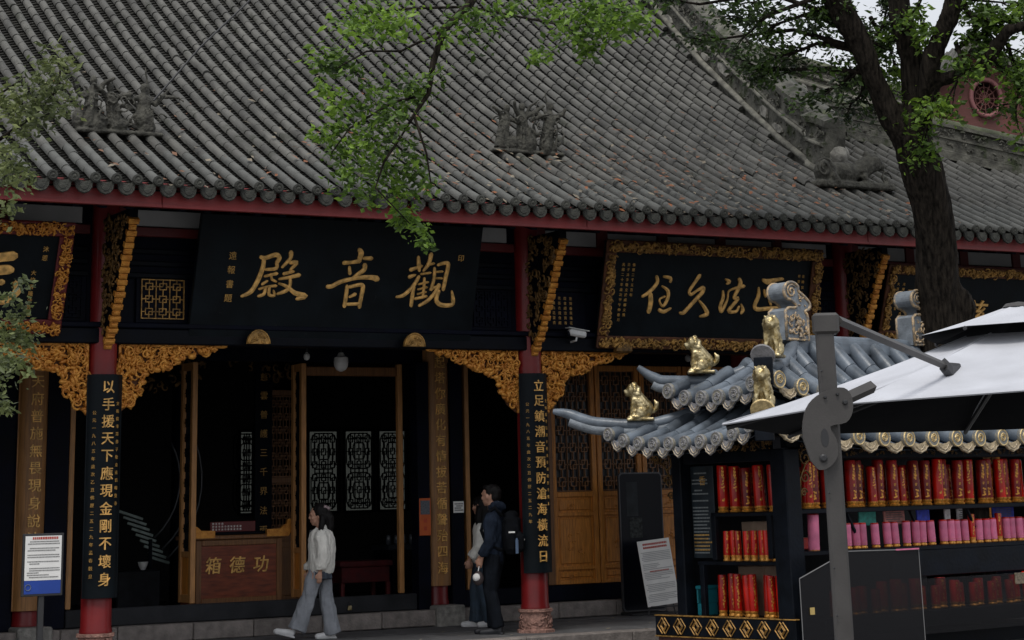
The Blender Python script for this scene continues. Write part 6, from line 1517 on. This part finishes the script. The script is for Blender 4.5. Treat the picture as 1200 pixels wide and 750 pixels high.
def branch(P, r, k, L, mb, cen_, grav=-.06):
    P = [Vector(p) for p in P]; mb.tube([L_(p) for p in P], [r*(1-.75*i/(len(P)-1)) for i in range(len(P))], 6)
    for i in range(1, len(P)):
        for q in range(k): 
            s = P[i-1].lerp(P[i], rd2.random()); o_ = []; twigs(L_(s), (P[i]-P[i-1]).normalized()+Vector((0, 0, .1)), rd2, 1, L*rd2.uniform(.6, 1.2), o_, mb, .014, grav); cen_ += o_
# leaves over the ridge and sky, left of the fork
for P in ([px(1000, 55, 24.7), px(930, 35, 25), px(870, 42, 25.3), px(812, 50, 25.5)], [px(985, 20, 24.7), px(900, -8, 24.5), px(820, 5, 24.6), px(785, 0, 24.6)],
          [px(1012, 85, 24.7), px(965, 80, 25), px(915, 82, 25.3), px(872, 75, 25.5)], [px(975, -10, 24.6), px(900, 18, 24.4), px(870, 45, 24.3)],
          [px(1010, 75, 24.7), px(985, 100, 25.4), px(955, 112, 25.6)], [px(1015, 80, 24.7), px(1010, 110, 25.2), px(995, 125, 25.4)], [px(960, -30, 24.5), px(860, -28, 24.2), px(800, -30, 24.0)], [px(1000, 40, 24.7), px(950, 15, 24.8), px(905, 30, 25), px(865, 20, 25)], [px(1005, 60, 24.7), px(960, 50, 25), px(930, 62, 25.1), px(900, 70, 25.2)], [px(990, 0, 24.7), px(940, -8, 24.8), px(880, 5, 25)], [px(1000, 30, 24.7), px(1020, 50, 25), px(1035, 30, 25.1), px(1040, 5, 25.1)]):
    branch(P, .035, 4, .42, br, cen, .0)
cd = MB(); leaf_cloud(cd, cen, 5600, .084, rd2, 1.6); 
# leaves to the right of the fork
cen2 = []
for P in ([px(1120, 60, 24.3), px(1150, 30, 24.2), px(1180, 60, 24.1), px(1210, 100, 24.0)], [px(1100, 90, 24.4), px(1090, 120, 24.3), px(1085, 160, 24.3)], [px(1060, 30, 24.5), px(1040, 50, 25.2), px(1050, 80, 25.3)],
          [px(1180, 50, 24.1), px(1195, 100, 24.1), px(1190, 130, 24.1)], [px(1110, 20, 24.3), px(1140, 0, 24.2), px(1200, 5, 24.1)], [px(1120, 50, 24.3), px(1130, 80, 24.0), px(1105, 125, 24.0)], [px(1110, -10, 24.2), px(1140, 20, 24.1), px(1170, 25, 24.0), px(1205, 20, 24)], [px(1085, -20, 24.4), px(1075, 10, 24.4), px(1085, 40, 24.4)], [px(1160, 70, 24.1), px(1180, 85, 24), px(1200, 75, 24)], [px(1185, 40, 24.1), px(1165, 20, 24.1), px(1150, 40, 24.1)], [px(1020, 20, 25.2), px(1030, 40, 25.3), px(1035, 65, 25.4)]):
    branch(P, .03, 4, .42, br, cen2)
cl_ = MB(); leaf_cloud(cl_, cen2, 5400, .088, rd2, 1.5)
top = MB(); cen3 = [(L_(Vector((rd2.uniform(-.5, 9.5), rd2.uniform(-6, 1.0), 0))+Vector((0, 0, rd2.uniform(10.6, 13.0)))), .9) for _ in range(60)]
leaf_cloud(top, cen3, 5200, .26, rd2, 1.4); obj('crown', top, M_['leafdark'], tree)
obj('branches', br, M_['bark'], tree, True, kind='stuff')
obj('crown', cd, M_['leafdark'], tree); obj('crown', cl_, M_['leafmid'] if 'leafmid' in M_ else M_.setdefault('leafmid', leaf_mat('mid_green_leaves', (.025, .05, .008), (.08, .15, .018), (.22, .36, .035), 1.4, .4)), tree)

# overhanging branch with fresh leaves (its tree stands outside the picture, above)
TB = px(520, -130, 17.5); tr2 = thing('overhanging_branch', 'branch with bright green leaves hanging over the tiled roof', 'branch', TB)
br = MB(); cen = []; 
MAIN = [px(640, -140, 18.5), px(570, -30, 18), px(548, 8, 17.8), px(520, 35, 17.6), px(507, 75, 17.4), px(502, 110, 17.3), px(485, 135, 17.2), px(470, 160, 17.1)]
br.tube([L_(p) for p in MAIN], [.06, .05, .042, .034, .028, .022, .015, .008], 7)
rd2 = random.Random(23)
def clump(lst, x, y, D, R, n=1):
    for _ in range(n): lst.append((L_(px(x, y, D)), R))
def side(P, r=.014): br.tube([L_(p) for p in P], [r*(1-.6*i/(len(P)-1)) for i in range(len(P))], 5)
side([MAIN[3], px(470, 60, 17.5), px(430, 60, 17.3), px(395, 80, 17.2)]); side([MAIN[5], px(460, 120, 17.2), px(410, 150, 17.1), px(388, 180, 17)]); side([MAIN[7], px(450, 190, 17), px(440, 220, 16.9), px(480, 262, 16.8)])
side([MAIN[2], px(480, 10, 17.8), px(430, 15, 17.7), px(400, 20, 17.7)]); side([MAIN[2], px(610, 20, 18), px(660, 30, 18), px(690, 55, 18)]); side([px(570, -20, 18), px(680, -10, 18.3), px(740, 15, 18.3)]); side([MAIN[6], px(500, 180, 17.1), px(505, 215, 17)])
for (x, y, R, n) in ((385, 68, .10, 3), (388, 78, .09, 2), (430, 12, .16, 5), (415, 30, .12, 3), (450, 35, .12, 3), (470, 20, .12, 2), (414, 78, .06, 1), (395, 115, .10, 2), (380, 100, .06, 1), (410, 130, .12, 3), (385, 155, .08, 2), (400, 175, .10, 3), (425, 165, .12, 3), (450, 140, .14, 4),
                     (470, 120, .14, 4), (490, 100, .12, 3), (440, 100, .10, 2), (460, 165, .12, 3), (480, 180, .10, 2), (410, 205, .11, 3), (440, 195, .12, 3), (465, 215, .12, 3), (430, 225, .09, 2), (490, 200, .09, 2), (505, 215, .07, 1), (475, 255, .07, 3), (492, 270, .06, 2), (498, 285, .04, 1), (470, 232, .08, 2),
                     (520, 40, .08, 1), (545, 20, .10, 2), (575, 20, .10, 2), (600, 5, .10, 2), (640, 10, .09, 2), (515, 85, .07, 1), (560, 45, .10, 1), (640, 60, .06, 1), (625, 65, .05, 1), (680, 20, .11, 4), (700, 10, .11, 4), (720, 20, .12, 4), (745, 22, .10, 3), (688, 45, .07, 2), (690, 60, .05, 1), (715, 30, .1, 3), (660, 40, .06, 1)):
    clump(cen, x, y, 17.3+rd2.uniform(-.3, .4), R*1.15, n)
cb = MB(); leaf_cloud(cb, cen, 4700, .074, rd2, 1.45, .9)
obj('twigs', br, M_['bark'], tr2, True, kind='stuff'); obj('foliage', cb, M_['leafbright'], tr2)

# soft grey green shrub at the left edge
TB = px(-60, 300, 13); tr3 = thing('bamboo_like_tree', 'fine leaved grey green tree reaching in from the left edge', 'tree', TB)
br = MB(); cen = []; rd2 = random.Random(31)
side([px(-60, 190, 13), px(0, 163, 13), px(40, 135, 13), px(68, 104, 13), px(72, 70, 13)], .016); side([px(-60, 330, 13), px(-10, 360, 13), px(15, 400, 13)], .02); side([px(-60, 130, 13), px(0, 110, 13), px(30, 90, 13)], .012)
for (x, y, R, n) in ((70, 70, .08, 3), (60, 90, .09, 4), (40, 105, .09, 4), (75, 115, .08, 3), (50, 130, .09, 4), (20, 130, .09, 4), (5, 115, .08, 3), (30, 150, .08, 3), (5, 175, .09, 4), (15, 195, .09, 4), (0, 210, .08, 3), (25, 205, .06, 2), (5, 245, .06, 2), (20, 365, .07, 2), (10, 390, .09, 5), (5, 420, .09, 5), (25, 425, .06, 2), (0, 450, .07, 3), (5, 475, .04, 2), (30, 400, .05, 2), (27, 330, .035, 1), (12, 345, .04, 1)):
    clump(cen, x, y, 13+rd2.uniform(-.3, .3), R*1.0, n)
cb = MB(); leaf_cloud(cb, cen, 2500, .052, rd2, 1.6, .9)
for i in range(len(cb.v)): pass
obj('twigs', br, M_['bark'], tr3, True, kind='stuff'); obj('foliage', cb, M_['leafgrey'], tr3)
# thin cable running up over the tiles
c = MB(); c.tube([px(180, 118, 23.5), px(235, 55, 24), px(290, 3, 24.5), px(330, -40, 25)], .012, 5); o = obj('cable', c, M_['iron']); tag(o, 'thin dark cable crossing the tiled roof at the upper left', 'cable')

# fallen leaves on the tiles
rd2 = random.Random(41); fl = {0: MB(), 1: MB(), 2: MB()}
for i in range(1700):
    X = rd2.choice((rd2.gauss(.5, 2.0), rd2.gauss(3.0, 1.8), rd2.uniform(-6, 6))); t = abs(rd2.gauss(1.2, 1.4))
    if X > 6 or t > 6 or (X > xr(-1.6+t)-.2 and t > 1.5): continue
    p = rp(X, t, rd2.uniform(-.05, .0) if rd2.random() < .6 else .08); a = rd2.uniform(0, 2*pi); s = rd2.uniform(.025, .06)
    u = Vector((cos(a), sin(a)*.9, sin(a)*.45+rd2.uniform(-.2, .3))); v = u.cross(Vector((rd2.uniform(-.4, .4), -.4+rd2.uniform(-.3, .3), 1))).normalized()
    fl[rd2.choice((0, 0, 1, 2, 2))].add([p-u*s, p+v*s*.5, p+u*s, p-v*s*.5+Vector((0, 0, .01))], [(0, 1, 2, 3)])
for k, (nm, col) in enumerate((('fallen_leaves', (.16, .08, .045)), ('fallen_leaves', (.23, .085, .035)), ('fallen_leaves', (.20, .17, .125)))):
    o = obj(nm, fl[k], mat('dry_leaf', col, .8, var=.3, vs=20), kind='stuff')
fg = MB()
for i in range(60):
    p = Vector((rd2.uniform(-6, 4), rd2.uniform(-.7, 2.1), .012)); a = rd2.uniform(0, 6.3); s = rd2.uniform(.015, .035); u = Vector((cos(a), sin(a), .1)); v = Vector((-sin(a), cos(a), .2)); fg.add([p-u*s, p+v*s*.5, p+u*s, p-v*s*.5], [(0, 1, 2, 3)])
obj('fallen_leaves', fg, mat('dry_leaf_pale', (.30, .25, .17), .8, var=.3, vs=20), kind='stuff')

# ================================================================= RED GABLED BUILDING BEHIND
GC = px(1155, 115, 40); gb = thing('gabled_building', 'dull red gabled building with a round window behind the roof at the right', 'building', (GC.x, GC.y, -.15), rz=radians(-22))
M_['redwall'] = mat('faded_red_wall', (.12, .045, .038), .85, var=.25, vs=2, bump=.3, bs=15)
hz_ = GC.z+.15
m = MB(); N = 28; RX_, RZ_ = .28, .34
hole = [(RX_*cos(2*pi*i/N+pi/N), hz_+RZ_*sin(2*pi*i/N+pi/N)) for i in range(N)]; outl = []
for i in range(N):
    a = 2*pi*i/N+pi/N; c_, s_ = cos(a), sin(a); k = min(.95/max(abs(c_), 1e-6), .42/max(abs(s_), 1e-6)); outl.append((c_*k, hz_+s_*k))
M4 = frameM((0, 0, 0), (1, 0, 0), (0, 0, 1))
vs = [M4@Vector((*p, 0)) for p in hole]+[M4@Vector((*p, 0)) for p in outl]+[M4@Vector((*p, -.2)) for p in hole]
fs = [(i, N+i, N+(i+1) % N, (i+1) % N) for i in range(N)]+[((i+1) % N, 2*N+(i+1) % N, 2*N+i, i) for i in range(N)]
m.add(vs, fs); m.prism([(-.95, hz_+.42), (.95, hz_+.42), (-.3, hz_+.92)], -.2, 0, M4); m.box(-.95, 2.4, .002, .25, 0, hz_-.42); m.box(-.95, 2.4, .3, 5, 0, hz_+.3); obj('wall', m, M_['redwall'], gb, fixn=True)
m = MB(); m.tube([((RX_+.03)*cos(2*pi*i/32), -.03, hz_+(RZ_+.03)*sin(2*pi*i/32)) for i in range(33)], .05, 8); wf = obj('round_window', m, mat('pale_red_surround', (.22, .085, .085), .7, var=.2), gb, True)
m = MB()
for k in range(6):
    a = pi*k/6; m.tube([(RX_*cos(a), .05, hz_+RZ_*sin(a)), (-RX_*cos(a), .05, hz_-RZ_*sin(a))], .014, 5)
for r in (.11, .20): m.tube([(r*cos(2*pi*i/20), .05, hz_+r*1.15*sin(2*pi*i/20)) for i in range(21)], .012, 5)
obj('window_bars', m, M_['redwall'], wf)
for s, xe in ((-1, -1.05), (1, 1.5)):
    m = MB(); a = Vector((-.32, 0, hz_+.98)); b = Vector((xe, 0, hz_+(.15 if s < 0 else .05)))
    m.add([a+Vector((0, -.35, 0)), b+Vector((0, -.35, 0)), b+Vector((0, 6, 0)), a+Vector((0, 6, 0)), a+Vector((0, -.35, .14)), b+Vector((0, -.35, .14)), b+Vector((0, 6, .14)), a+Vector((0, 6, .14))], [(0, 1, 2, 3), (4, 5, 6, 7), (0, 1, 5, 4), (1, 2, 6, 5), (2, 3, 7, 6), (3, 0, 4, 7)])
    ro = obj('roof', m, M_['ridge'], gb, fixn=True); m = MB()
    for i in range(20): y = -.3+i*.32; m.tube([a+Vector((0, y, .16)), b+Vector((0, y, .16))], .05, 6)
    obj('roof_tiles', m, M_['tilefield'], ro, True, kind='stuff')
